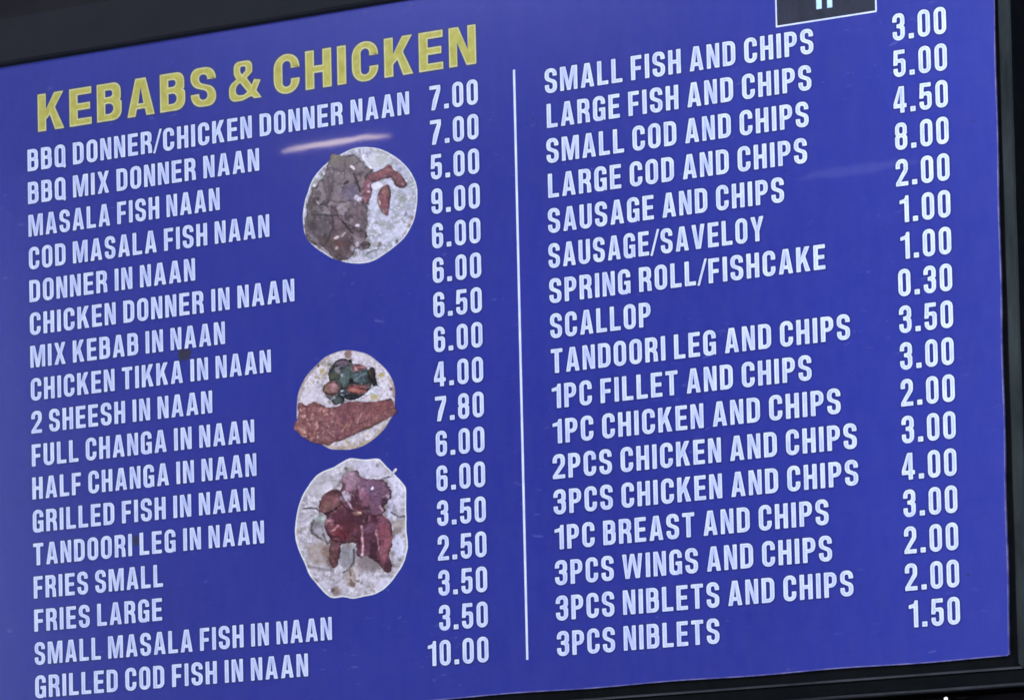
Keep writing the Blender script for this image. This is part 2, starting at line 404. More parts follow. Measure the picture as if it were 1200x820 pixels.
def oriented(contours):
    res = []
    for i, c in enumerate(contours):
        ccw = area2(c) > 0
        res.append(c if ccw == (i == 0) else c[::-1])
    return res

_tess = {}
def glyph_layers(key, contours, d_out, d_in):
    k = (key, d_out, d_in)
    if k not in _tess:
        cs = oriented(contours)
        layers = []
        for d in (d_out, 0.0, -d_in):
            if d_in == 0 and d < 0: continue
            oc = [offset_contour(c, d) if d else c for c in cs]
            vs = [Vector((*p, 0)) for c in oc for p in c]
            tris = tessellate_polygon([[Vector((*p, 0)) for p in c] for c in oc])
            layers.append((vs, tris))
        _tess[k] = layers
    return _tess[k]

# world units per cap height: stems are designed against a cap height of 1
NARROW = glyph_set(0.550, 0.186, 0.152, 0.262, 0.095)
DIGITS = glyph_set(0.490, 0.168, 0.148, 0.24, 0.09)
WIDE = glyph_set(0.750, 0.250, 0.182, 0.375, 0.18)

def measure(text, G, gap, space):
    x = 0.0
    for i, ch in enumerate(text):
        if ch == ' ': x += space; continue
        x += G[ch][0]
        if i + 1 < len(text) and text[i + 1] != ' ': x += gap
    return x

rng = random.Random(4)
def lettering(name, text, G, x0, z0, cap, gap, space, mats, parent, label, width=None, right_edge=None, d_out=0.052, d_in=0.055, key=''):
    wd = measure(text, G, gap, space)
    sx = width / (wd * cap) if width else 1.0
    if right_edge is not None: x0 = right_edge - wd * cap
    V, F, MI = [], [], []
    x = 0.0
    for i, ch in enumerate(text):
        if ch == ' ': x += space; continue
        aw, contours = G[ch]
        for li, (vs, tris) in enumerate(glyph_layers((key, ch), contours, d_out, d_in)):
            n = len(V)
            y = -0.00025 - 0.00012 * li
            V += [(x0 + (x + v.x) * cap * sx, y, z0 + v.y * cap) for v in vs]
            for t in tris:
                a, b, c = (vs[j] for j in t)
                up = (b.x - a.x) * (c.y - a.y) - (b.y - a.y) * (c.x - a.x)
                F.append(tuple(n + j for j in (t if up > 0 else t[::-1]))); MI.append(li)
        x += aw
        if i + 1 < len(text) and text[i + 1] != ' ': x += gap
    o = link(name, V, F, mats, MI, parent)
    if label: o['label'] = label
    return o

# ------------------------------------------------------------------ the wall behind
V, F = [], []
box(V, F, -3.0, 4.2, 0.045, 0.145, -BASE, 1.6)
wall = link("wall", V, F, M_WALL)
wall.location = (0, 0, BASE)
tag(wall, "dark wall behind the menu board", "wall", kind='structure')

# ------------------------------------------------------------------ the menu board
board = bpy.data.objects.new("menu_board", None)
col.objects.link(board)
board.location = (0, 0, BASE)
tag(board, "framed blue takeaway menu board with yellow heading, white prices and three food pictures", "menu board")

PX0, PX1, PZ0, PZ1 = -0.105, 1.2660, -0.6778, 0.1335
def right_x(z): return 1.2685 + (z - 0.0283) * (0.0055 / 0.706)   # the cut is not quite square

# printed panel: one slightly bowed sheet with a cut edge
nx, nz = 60, 36
V, F = [], []
for j in range(nz + 1):
    for i in range(nx + 1):
        s, t = i / nx, j / nz
        z = PZ0 + (PZ1 - PZ0) * t
        x = PX0 + (right_x(z) - PX0) * s
        z += t * (0.0026 * math.exp(-((x - 0.30) / 0.22) ** 2) - 0.0012 * (x > 0.5) * min(1, (x - 0.5) / 0.1)) + 0.0006 * math.sin(x * 31) * (j in (0, nz))
        x += 0.0005 * math.sin(z * 40) * (i == nx)
        V.append((x, 0, z))
for j in range(nz):
    for i in range(nx):
        a = j * (nx + 1) + i
        F.append((a, a + 1, a + nx + 2, a + nx + 1))
panel_edge = [(i, 0) for i in range(nx + 1)] + [(nx, j) for j in range(1, nz + 1)]
panel = link("panel", V, F, M_BLUE, None, board)

# pale cut edge of the print, along the bottom and right
def edge_strip(idx, dx, dz):
    EV, EF = [], []
    for k, i in enumerate(idx):
        x, y, z = V[i]
        EV += [(x, -0.0002, z), (x + dx, -0.0002, z + dz), (x + dx, 0.004, z + dz)]
        if k:
            a = 3 * (k - 1)
            for q in ((0, 1, 4, 3), (1, 2, 5, 4)): EF.append(tuple(a + j for j in q))
    return EV, EF
bottom = [i for i in range(nx + 1)]
rightside = [j * (nx + 1) + nx for j in range(nz + 1)]
EV, EF = edge_strip(bottom, 0, -0.0011)
e2v, e2f = edge_strip(rightside, 0.0010, 0)
n = len(EV); EV += e2v; EF += [tuple(n + i for i in f) for f in e2f]
link("cut_edge", EV, EF, M_EDGE, None, panel)

# frame: a stepped moulding swept round the panel with mitred corners
FX0, FX1, FZ0, FZ1 = -0.13, 1.2690, -0.6800, 0.1400
def sweep(profile, sides):
    """profile: (outward, forward) pairs; sides: which rails to build."""
    V, F = [], []
    corner = {'bl': (FX0, FZ0, -1, -1), 'br': (FX1, FZ0, 1, -1), 'tr': (FX1, FZ1, 1, 1), 'tl': (FX0, FZ1, -1, 1)}
    ends = {'bottom': ('bl', 'br'), 'right': ('br', 'tr'), 'top': ('tr', 'tl'), 'left': ('tl', 'bl')}
    for s in sides:
        n = len(V); steps = 24
        c0, c1 = corner[ends[s][0]], corner[ends[s][1]]
        for k in range(steps + 1):
            f = k / steps
            for (o, y) in profile:
                wob = 0.0004 * math.sin(k * 1.7 + o * 300)
                p0 = (c0[0] + c0[2] * o, c0[1] + c0[3] * o); p1 = (c1[0] + c1[2] * o, c1[1] + c1[3] * o)
                V.append((p0[0] + (p1[0] - p0[0]) * f, -y + wob * (y > 0.003), p0[1] + (p1[1] - p0[1]) * f))
        m = len(profile)
        for k in range(steps):
            for i in range(m - 1):
                a = n + k * m + i
                F.append((a, a + 1, a + m + 1, a + m))
    return V, F

frame = bpy.data.objects.new("frame", None)
col.objects.link(frame); frame.parent = board
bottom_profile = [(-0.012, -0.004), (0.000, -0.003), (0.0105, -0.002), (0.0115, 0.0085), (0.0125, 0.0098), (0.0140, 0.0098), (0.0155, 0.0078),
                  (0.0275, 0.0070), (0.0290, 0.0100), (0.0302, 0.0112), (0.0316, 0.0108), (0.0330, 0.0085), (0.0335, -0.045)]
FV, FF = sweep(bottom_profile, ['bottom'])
link("bottom_rail", FV, FF, [M_FRAME, M_HIGHLIGHT], [1 if (i % 12) in (3, 4, 8, 9, 10) else 0 for i in range(len(FF))], frame)
side_profile = [(-0.012, -0.004), (0.0015, -0.003), (0.0058, -0.002), (0.0063, 0.0040), (0.0078, 0.0060), (0.0190, 0.0066), (0.0203, 0.0040), (0.0206, -0.045)]
for s in ('right', 'left'):
    FV, FF = sweep(side_profile, [s])
    link("side_rail", FV, FF, [M_FRAME, M_FACE], [1 if (i % 7) in (3, 4, 5) else 0 for i in range(len(FF))], frame)
top_profile = [(-0.0125, -0.004), (-0.0066, 0.0006), (-0.0056, 0.0060), (-0.003, 0.0080), (0.034, 0.0076), (0.050, 0.0066), (0.110, 0.0050), (0.114, -0.045)]
FV, FF = sweep(top_profile, ['top'])
link("top_rail", FV, FF, [M_RAIL, M_WALL], [1 if i % 7 >= 5 else 0 for i in range(len(FF))], frame)

# headings, lines, prices
lettering("heading_lettering", "KEBABS & CHICKEN", WIDE, 0.0162, 0.0465, 0.0455, 0.172, 0.39, [M_KEY_DARK, M_YELLOW, M_YELLOW_CORE], board,
          "large yellow heading reading KEBABS & CHICKEN", width=0.6122, d_out=0.034, d_in=0.035, key='w')
PITCH = 0.04
for lines, edge, cap, side in ((LEFT_LINES, LEFT_PRICE_EDGE, 0.0264, "left"), (RIGHT_LINES, RIGHT_PRICE_EDGE, 0.0272, "right")):
    for r, (text, x0, x1, price) in enumerate(lines):
        z = -r * PITCH
        lettering("item_lettering", text, NARROW, x0, z, cap, 0.158, 0.40, [M_KEY, M_WHITE, M_WHITE_CORE], board,
                  "white line of lettering reading " + text, width=x1 - x0, key='n')
        f = r / 16.0
        unit = measure("7.00", DIGITS, 0.165, 0.3)
        pw = (LEFT_PRICE_WIDTH if side == "left" else RIGHT_PRICE_WIDTH) * measure(price, DIGITS, 0.165, 0.3) / unit
        lettering("price_lettering", price, DIGITS, edge[0] * (1 - f) + edge[1] * f - pw, z, 0.0283 if side == "left" else 0.0288, 0.165, 0.3, [M_KEY, M_WHITE, M_WHITE_CORE], board,
                  "white price %s beside %s" % (price, text), width=pw, key='d')

# divider rule between the two columns
V, F = [], []
box(V, F, 0.6764, 0.6790, -0.0006, -0.0002, -0.6415, 0.0325)
link("divider_line", V, F, M_WHITE, None, board)

# black plate at the top edge with a thin white border and the feet of pale blue letters
plate = link("logo_plate", [(1.0105, -0.0003, 0.0358), (1.1300, -0.0003, 0.0350), (1.1295, -0.0003, 0.1290), (1.0095, -0.0003, 0.1300)], [(0, 1, 2, 3)], M_PLATE, None, board)
V, F = [], []
def quad(x0, z0, x1, z1, y): 
    n = len(V); V.extend([(x0, y, z0), (x1, y, z0), (x1, y, z1), (x0, y, z1)]); F.append((n, n + 1, n + 2, n + 3))
quad(1.0093, 0.0345, 1.1312, 0.0361, -0.0005)
quad(1.0093, 0.0361, 1.0108, 0.1300, -0.0005)
quad(1.1297, 0.0361, 1.1314, 0.1300, -0.0005)
quad(1.0108, 0.1286, 1.1297, 0.1300, -0.0005)
link("white_border", V, F, M_WHITE, None, plate)
V, F = [], []
quad(1.0590, 0.0477, 1.0655, 0.0800, -0.0005)
quad(1.0722, 0.0473, 1.0782, 0.0800, -0.0005)
link("logo_lettering", V, F, M_CYAN, None, plate)

# ------------------------------------------------------------------ the three printed food pictures
# Each is a flat cut-out print: the bread is the picture's own mesh, its fillings are printed pieces on it.
# Colours are what the ink looks like under the shop's light, divided by that light to give the ink itself.
from mathutils.geometry import delaunay_2d_cdt
LIGHT = np.array((0.95, 1.02, 1.33))

def value_noise(p, scale, seed):
    g = np.random.RandomState(seed).rand(64, 64)
    q = p / scale + 31.7 * (seed % 7)
    i = np.floor(q).astype(int); f = q - i; f = f * f * (3 - 2 * f)
    i0, j0 = i[:, 0] % 64, i[:, 1] % 64; i1, j1 = (i0 + 1) % 64, (j0 + 1) % 64
    a = g[i0, j0] * (1 - f[:, 0]) + g[i1, j0] * f[:, 0]
    b = g[i0, j1] * (1 - f[:, 0]) + g[i1, j1] * f[:, 0]
    return a * (1 - f[:, 1]) + b * f[:, 1]

def fbm(p, scale, seed, octaves=4):
    v = 0; a = 1; s = 0
    for k in range(octaves):
        v = v + a * value_noise(p, scale / 2 ** k, seed + 11 * k); s += a; a *= 0.6
    return v / s

def smooth(x, e0, e1):
    t = np.clip((x - e0) / (e1 - e0), 0, 1)
    return t * t * (3 - 2 * t)

def paint(p, base, ops, seed, grain):
    wp = p + 14 * np.column_stack([fbm(p, 40, seed + 1) - .5, fbm(p, 40, seed + 2) - .5]) + 7 * np.column_stack([fbm(p, 14, seed + 3) - .5, fbm(p, 14, seed + 4) - .5])
    c = np.tile(np.array(base, float), (len(p), 1))
    for o in ops:
        if o[0] == 'n':                                # mottling towards a colour: scale, threshold, softness, colour, alpha
            _, sc, th, so, rgb, al, sd = o
            f = smooth(fbm(p, sc, seed + sd), th, th + so) * al
        elif o[0] == 'e':                              # soft ellipse: cx, cy, rx, ry, degrees, colour, alpha, softness
            _, cx, cy, rx, ry, an, rgb, al, so = o
            a = math.radians(an); d = wp - np.array((cx, cy))
            u = (d[:, 0] * math.cos(a) + d[:, 1] * math.sin(a)) / rx
            v = (-d[:, 0] * math.sin(a) + d[:, 1] * math.cos(a)) / ry
            f = (1 - smooth(np.sqrt(u * u + v * v), 1 - so * .6, 1 + so * .6)) * al
        elif o[0] == 'l':                              # soft line through points, width, colour, alpha
            _, pts, w, rgb, al = o
            dmin = np.full(len(p), 1e9)
            for (x0, y0), (x1, y1) in zip(pts[:-1], pts[1:]):
                a = np.array((x0, y0)); b = np.array((x1, y1)) - a
                t = np.clip(((wp - a) @ b) / (b @ b), 0, 1)
                dmin = np.minimum(dmin, np.linalg.norm(wp - a - t[:, None] * b, axis=1))
            f = (1 - smooth(dmin, w * .35, w)) * al
        elif o[0] == 'd':                              # scattered dabs: count, box, size range, colours, alpha
            _, cnt, (x0, y0, x1, y1), (r0, r1), cols, al, sd = o
            rs = np.random.RandomState(sd)
            for k in range(cnt):
                cx, cy = rs.uniform(x0, x1), rs.uniform(y0, y1)
                rx = rs.uniform(r0, r1); ry = rx * rs.uniform(.35, .9); an = rs.uniform(0, math.pi)
                rgb1 = np.array(cols[rs.randint(len(cols))]); dd = wp - np.array((cx, cy))
                u = (dd[:, 0] * math.cos(an) + dd[:, 1] * math.sin(an)) / rx
                v = (-dd[:, 0] * math.sin(an) + dd[:, 1] * math.cos(an)) / ry
                f = ((1 - smooth(np.sqrt(u * u + v * v), .5, 1.3)) * al * rs.uniform(.5, 1))[:, None]
                c = c * (1 - f) + rgb1 * f
            continue
        f = f[:, None]
        c = c * (1 - f) + np.array(rgb, float) * f
    # printed grain, then the ink's muted violet cast
    g = 1 + grain * ((fbm(p, 22, seed + 51, 3) - .5) + (fbm(p, 9, seed + 52, 2) - .5))
    c = c * g[:, None]
    lum = (c @ np.array((.30, .59, .11)))[:, None]
    c = (c * .74 + .26 * lum) * np.array((1.0, .965, 1.07))
    return np.clip(c, 0, 255)

def curve(pts, n=6):
    out = []
    m = len(pts)
    for i in range(m):
        p0, p1, p2, p3 = (np.array(pts[(i + k) % m], float) for k in (-1, 0, 1, 2))
        for t in np.arange(n) / n:
            out.append(0.5 * (2 * p1 + (p2 - p0) * t + (2 * p0 - 5 * p1 + 4 * p2 - p3) * t ** 2 + (3 * p1 - p0 - 3 * p2 + p3) * t ** 3))
    return np.array(out)

def make_print_mat():
    m, nt, b = new_mat("printed_photo")
    laminate(nt, b)
    at = nt.nodes.new("ShaderNodeAttribute"); at.attribute_name = "ink"
    n = noise(nt, 420, 2, 0.6)
    c = mix(nt, 0.35, at.outputs['Color'], ramp(nt, n.outputs[0], [(0.3, (0.72, 0.72, 0.74)), (0.7, (1.2, 1.2, 1.2))]).outputs[0], 'MULTIPLY')
    nt.links.new(c, b.inputs['Base Color'])
    # ink fades out at the rim of a printed piece, so one tone runs into the next
    out = nt.nodes["Material Output"]
    full = out.inputs['Surface'].links[0].from_socket
    tr = nt.nodes.new("ShaderNodeBsdfTransparent")
    mx = nt.nodes.new("ShaderNodeMixShader")
    nt.links.new(at.outputs['Alpha'], mx.inputs[0]); nt.links.new(tr.outputs[0], mx.inputs[1]); nt.links.new(full, mx.inputs[2])
    nt.links.new(mx.outputs[0], out.inputs['Surface'])
    return m
M_PRINT = make_print_mat()

def inside(p, poly):
    x, y = p[:, 0], p[:, 1]; r = np.zeros(len(p), bool)
    for i in range(len(poly)):
        (x0, y0), (x1, y1) = poly[i - 1], poly[i]
        cr = (y0 > y) != (y1 > y)
        with np.errstate(divide='ignore', invalid='ignore'):
            r ^= cr & (x < (x1 - x0) * (y - y0) / (y1 - y0 + 1e-12) + x0)
    return r

def print_piece(name, outline, amap, base, ops, seed, layer, parent, label=None, ragged=3.0, step=4.2, rim=None, form=0.0, under=()):
    """A flat printed piece: outline in picture units, dense enough to carry the printed colours."""
    oc = curve(outline)
    oc = oc + ragged * np.column_stack([fbm(oc, 16, seed + 5) - .5, fbm(oc, 16, seed + 6) - .5])
    lo, hi = oc.min(0), oc.max(0)
    gx, gy = np.meshgrid(np.arange(lo[0], hi[0], step), np.arange(lo[1], hi[1], step * .866))
    gx = gx + (np.arange(gx.shape[0]) % 2)[:, None] * step / 2
    g = np.column_stack([gx.ravel(), gy.ravel()])
    g = g[inside(g, oc)]
    dist = np.min(np.linalg.norm(g[:, None, :] - oc[None, :, :], axis=2), axis=1)
    g = g[dist > step * .45]
    p = np.vstack([oc, g]); n = len(oc)
    res = delaunay_2d_cdt([Vector(q) for q in p], [], [list(range(n))], 1, 1e-5)
    v = np.array([tuple(q) for q in res[0]])
    c = paint(v, base, ops, seed, 0.16 if rim else 0.24 if 'meat_slice' in name else 0.40)
    if rim:                                            # a cut-out rim of another tone
        rgb, w, al = rim
        d = np.full(len(v), 1e9)
        for k in range(len(oc)):
            a = oc[k - 1]; b = oc[k] - a
            t = np.clip(((v - a) @ b) / (b @ b + 1e-9), 0, 1)
            d = np.minimum(d, np.linalg.norm(v - a - t[:, None] * b, axis=1))
        f = ((1 - smooth(d, w * .3, w)) * al)[:, None]
        c = c * (1 - f) + np.array(rgb, float) * f
    alpha = np.ones(len(v))
    if form:                                           # the photographed piece's own roundness: darker rim, broken by grain
        d = np.full(len(v), 1e9)
        for k in range(len(oc)):
            a = oc[k - 1]; b = oc[k] - a
            t = np.clip(((v - a) @ b) / (b @ b + 1e-9), 0, 1)
            d = np.minimum(d, np.linalg.norm(v - a - t[:, None] * b, axis=1))
        alpha = smooth(d + (6 if 'tomato' in name else 3) + 13 * (fbm(v, 11, seed + 62) - .5), 0.5, 8.5)
        f = (1 - smooth(d, 3, 22)) * form * .75 * smooth(fbm(v, 24, seed + 60), .36, .66)
        side = (v - v.mean(0)) / (np.abs(v - v.mean(0)).max() + 1e-9)
        f = np.clip(f + 0.16 * form * (side[:, 1] + side[:, 0]), -.25, .85)
        c = np.clip(c * (1 - f)[:, None], 0, 255)
    for poly in under:                                 # shadow and sauce painted round the filling on the printed bread
        pc = curve(poly, 3)
        d = np.min(np.linalg.norm(v[:, None, :] - pc[None, :, :], axis=2), axis=1)
        f = ((1 - smooth(d, 3, 24)) * .75 * smooth(fbm(v, 26, seed + 61), .32, .62))[:, None]
        c = c * (1 - f) + np.array((112, 102, 106.)) * f
    a11, a12, a21, a22, bx, bz = amap
    X = a11 * v[:, 0] + a12 * v[:, 1] + bx; Z = a21 * v[:, 0] + a22 * v[:, 1] + bz
    faces = []
    for f in res[2]:
        f = list(f)
        (ax, az), (qx, qz), (rx_, rz_) = ((X[i], Z[i]) for i in f[:3])
        if (qx - ax) * (rz_ - az) - (qz - az) * (rx_ - ax) < 0: f = f[::-1]
        faces.append(tuple(f))
    o = link(name, list(zip(X, np.full(len(X), -0.00035 - 0.00022 * layer), Z)), faces, M_PRINT, None, parent)
    s = c / 255.0
    lin = np.where(s <= .04045, s / 12.92, ((s + .055) / 1.055) ** 2.4) / LIGHT
    lin = np.clip(lin, 0, .86)
    at = o.data.color_attributes.new("ink", 'FLOAT_COLOR', 'POINT')
    at.data.foreach_set('color', np.column_stack([lin, alpha]).astype(np.float32).ravel())
    if label: o['label'] = label
    return o

WHITE = (222, 226, 242)
# --- picture 1: naan with sliced donner meat, tomato and onion
A1 = PICTURE_MAPS[0]
bread = [(300, 85), (380, 50), (450, 42), (540, 52), (620, 88), (690, 140), (745, 205), (780, 285), (785, 370), (777, 450), (755, 530), (710, 610), (650, 670), (570, 730), (500, 770), (420, 786), (340, 780), (290, 768), (240, 752), (180, 716), (130, 682), (80, 630), (60, 570), (53, 490), (63, 400), (85, 330), (110, 260), (150, 200), (210, 140), (255, 105)]
ops = [('n', 60, .38, .25, (166, 176, 202), .8, 1), ('n', 26, .48, .16, (138, 150, 166), .75, 2), ('n', 34, .52, .12, (128, 146, 130), .7, 3),
       ('d', 80, (480, 240, 770, 720), (6, 17), [(132, 150, 132), (146, 156, 172), (222, 228, 246), (118, 128, 120), (214, 222, 244)], .75, 55), ('d', 22, (430, 60, 740, 240), (6, 15), [(140, 150, 150), (222, 226, 240), (156, 156, 168)], .7, 56), ('d', 14, (640, 420, 770, 660), (4, 9), [(112, 92, 96), (130, 110, 106)], .8, 57), ('d', 24, (370, 650, 620, 780), (5, 12), [(150, 146, 160), (220, 222, 238), (128, 124, 132)], .65, 58), ('n', 16, .58, .14, (226, 232, 248), .8, 4),
       ('e', 540, 130, 75, 55, 10, (196, 205, 216), .8, .4), ('e', 560, 125, 25, 40, 80, (170, 180, 170), .5, .6),
       ('l', [(440, 100), (462, 140), (500, 180)], 9, (228, 232, 244), .9), ('l', [(420, 60), (425, 90)], 9, (140, 142, 150), .8), ('l', [(465, 80), (470, 105)], 7, (150, 150, 160), .8),
       ('e', 530, 290, 40, 22, -10, (214, 222, 240), .9, .4), ('e', 500, 380, 26, 75, 15, (198, 210, 236), .8, .5), ('l', [(545, 390), (520, 450), (500, 520)], 12, (206, 216, 240), .7),
       ('e', 690, 375, 26, 24, 0, (120, 138, 112), .8, .6), ('e', 690, 340, 18, 14, 20, (132, 146, 140), .7, .6), ('e', 660, 330, 10, 8, 20, (128, 140, 138), .6, .6),
       ('l', [(560, 530), (600, 545), (640, 525), (675, 520)], 9, (128, 144, 132), .75), ('l', [(600, 520), (620, 570), (650, 620)], 7, (132, 146, 134), .7), ('l', [(560, 560), (640, 555)], 8, (150, 164, 150), .7),
       ('e', 680, 560, 38, 40, 0, (204, 212, 238), .8, .4), ('e', 600, 610, 60, 30, -30, (196, 206, 232), .7, .5),
       ('e', 742, 545, 12, 10, 0, (104, 82, 84), .85, .5), ('e', 755, 495, 10, 14, 0, (118, 88, 92), .8, .5), ('e', 738, 520, 14, 16, 0, (188, 164, 150), .6, .6), ('e', 705, 600, 12, 26, 30, (160, 140, 148), .6, .6),
       ('e', 657, 645, 8, 14, -20, (86, 66, 84), .9, .5), ('e', 712, 470, 10, 18, 10, (120, 108, 128), .75, .5),
       ('e', 545, 665, 14, 16, 20, (92, 84, 78), .8, .5), ('l', [(470, 725), (500, 705), (540, 690)], 7, (96, 92, 96), .75), ('e', 520, 660, 22, 18, 0, (150, 152, 140), .6, .6),
       ('e', 680, 185, 12, 18, 20, (120, 132, 146), .7, .6), ('e', 725, 215, 14, 24, 30, (150, 166, 170), .7, .6), ('e', 645, 130, 20, 14, 30, (160, 160, 172), .6, .6), ('l', [(555, 85), (590, 80)], 8, (150, 152, 170), .7),
       ('l', [(160, 690), (190, 700), (225, 740)], 9, (130, 126, 120), .8), ('l', [(150, 690), (165, 678)], 7, (235, 236, 240), .9),
       ('e', 430, 765, 90, 22, 5, (190, 192, 214), .7, .5), ('e', 600, 410, 200, 240, 0, (188, 200, 226), .22, .8)]
meat_edge = [(255, 82), (380, 93), (470, 170), (495, 215), (455, 262), (450, 330), (470, 405), (470, 520), (452, 570), (470, 640), (430, 700), (378, 735), (280, 768), (215, 712), (130, 668), (66, 585), (78, 470), (105, 335), (155, 258), (212, 150)]
pic1 = print_piece("food_picture", bread, A1, (186, 194, 220), ops, 100, 0, board, "round naan picture with brown sliced meat, tomato and pale salad", rim=((226, 230, 250), 10, .75), under=[meat_edge])
meat = [(232, 92), (255, 82), (310, 95), (380, 93), (430, 125), (470, 170), (507, 186), (495, 215), (470, 235), (455, 262), (450, 330), (440, 370), (470, 405), (465, 470), (472, 525), (452, 570), (470, 610), (455, 640), (490, 660), (470, 690), (430, 700), (395, 690), (378, 735), (330, 765), (280, 768), (240, 742), (215, 712), (180, 682), (130, 668), (88, 642), (66, 585), (66, 520), (78, 470), (82, 400), (105, 335), (112, 300), (135, 290), (155, 258), (180, 240), (200, 200), (212, 150)]
ops = [('n', 120, .40, .3, (84, 72, 80), .7, 1), ('n', 62, .48, .16, (138, 129, 139), .8, 2), ('n', 46, .54, .14, (60, 50, 60), .75, 3), ('n', 22, .52, .14, (146, 137, 147), .6, 4), ('n', 20, .60, .12, (56, 46, 56), .5, 5),
       ('e', 300, 130, 90, 42, 5, (112, 106, 104), .8, .6), ('e', 270, 210, 60, 60, 0, (118, 112, 122), .7, .7), ('e', 340, 210, 60, 60, 0, (112, 102, 104), .6, .6), ('e', 260, 120, 34, 28, 0, (118, 116, 100), .6, .7),
       ('e', 230, 300, 60, 50, 30, (112, 104, 112), .6, .6), ('e', 270, 350, 60, 40, 0, (122, 112, 122), .6, .6), ('e', 360, 330, 50, 55, 0, (104, 96, 128), .7, .7), ('e', 400, 440, 60, 50, 0, (108, 92, 104), .6, .6),
       ('e', 110, 470, 40, 100, 5, (84, 78, 80), .6, .6), ('e', 160, 560, 70, 50, 0, (98, 92, 98), .7, .6), ('e', 120, 545, 26, 30, 0, (62, 54, 62), .7, .7), ('e', 300, 560, 60, 80, -30, (102, 84, 92), .8, .6),
       ('e', 300, 690, 80, 60, 0, (88, 70, 74), .8, .7), ('e', 290, 660, 30, 22, 0, (104, 66, 66), .7, .6), ('e', 200, 650, 60, 40, 20, (86, 72, 74), .7, .6), ('e', 410, 560, 50, 60, 0, (96, 84, 90), .6, .6),
       ('e', 335, 272, 18, 10, -30, (48, 42, 46), .9, .5), ('l', [(380, 215), (405, 265), (425, 330)], 9, (66, 50, 66), .85), ('l', [(400, 210), (425, 255), (440, 290)], 12, (134, 118, 124), .5),
       ('l', [(110, 475), (180, 478), (250, 482), (290, 478)], 8, (58, 54, 60), .85), ('l', [(130, 480), (125, 560)], 12, (66, 60, 66), .7), ('l', [(310, 520), (340, 555), (375, 590)], 10, (58, 48, 54), .85),
       ('l', [(240, 410), (275, 385), (320, 380), (345, 400)], 9, (140, 130, 130), .75), ('l', [(240, 420), (265, 440), (280, 470)], 14, (78, 58, 62), .7), ('l', [(215, 230), (230, 330), (215, 400)], 9, (80, 72, 82), .6), ('l', [(330, 130), (320, 250)], 8, (82, 74, 82), .6), ('l', [(180, 250), (200, 330)], 10, (90, 76, 80), .7),
       ('l', [(240, 480), (255, 530), (240, 610)], 10, (74, 64, 72), .6), ('l', [(290, 470), (300, 500), (345, 530)], 8, (136, 126, 134), .6), ('l', [(405, 420), (400, 500)], 10, (112, 78, 84), .6), ('l', [(430, 450), (455, 520)], 9, (76, 66, 84), .6),
       ('e', 378, 172, 20, 8, 38, (232, 230, 232), .95, .4), ('e', 408, 370, 26, 17, 15, (214, 214, 238), .95, .35), ('e', 150, 400, 8, 16, -25, (176, 172, 176), .85, .5),
       ('e', 272, 622, 19, 10, -25, (206, 196, 190), .95, .4), ('l', [(305, 612), (325, 590)], 8, (190, 184, 180), .9), ('e', 405, 545, 14, 8, -10, (220, 220, 232), .95, .4), ('e', 272, 690, 10, 13, 20, (172, 156, 156), .85, .5), ('e', 405, 665, 11, 18, 0, (188, 184, 206), .9, .4), ('e', 375, 690, 14, 16, 0, (176, 176, 200), .8, .5),
       ('d', 46, (80, 130, 460, 740), (4, 9), [(156, 146, 152), (60, 50, 58), (128, 112, 116), (166, 156, 160)], .7, 77)]
heap = print_piece("meat", meat, A1, (78, 69, 76), ops, 120, 1, pic1, ragged=14, form=.3)
slices = [
    ([(80, 402), (180, 410), (240, 440), (250, 520), (230, 610), (180, 680), (130, 668), (88, 640), (68, 585), (68, 520), (80, 470)], (94, 88, 93)),
    ([(250, 480), (300, 490), (340, 550), (400, 572), (450, 572), (468, 610), (455, 640), (488, 660), (470, 688), (430, 698), (395, 690), (378, 733), (330, 763), (282, 766), (242, 740), (217, 712), (182, 682), (230, 610)], (98, 79, 83)),
    ([(212, 152), (262, 200), (250, 300), (230, 380), (180, 412), (112, 420), (88, 402), (107, 335), (114, 302), (136, 292), (156, 260), (182, 242), (202, 202)], (96, 88, 92)),
    ([(240, 410), (280, 385), (330, 385), (400, 400), (463, 420), (470, 523), (440, 570), (390, 560), (340, 540), (290, 480), (250, 470)], (110, 96, 104)),
    ([(395, 205), (430, 195), (458, 230), (453, 262), (448, 330), (438, 370), (468, 405), (430, 402), (412, 320)], (118, 88, 100)),
    ([(260, 190), (330, 185), (390, 215), (410, 270), (430, 330), (402, 380), (330, 392), (260, 402), (230, 370), (245, 290)], (122, 112, 120)),
    ([(234, 94), (256, 84), (310, 97), (380, 95), (430, 127), (470, 172), (505, 187), (493, 215), (455, 230), (430, 202), (400, 214), (360, 182), (300, 204), (250, 182), (216, 170)], (116, 108, 107)),
]
for k, (outline, tone) in enumerate(slices):
    print_piece("meat_slice", outline, A1, tone, ops[1:], 121 + k, 1.3 + .2 * k, heap, ragged=30, form=.30)
tom = [(496, 206), (540, 194), (572, 176), (610, 156), (638, 186), (668, 202), (706, 250), (724, 284), (696, 306), (652, 290), (624, 242), (590, 244), (545, 258), (508, 272), (492, 290), (500, 325), (488, 365), (472, 402), (440, 384), (444, 330), (448, 262), (470, 228)]
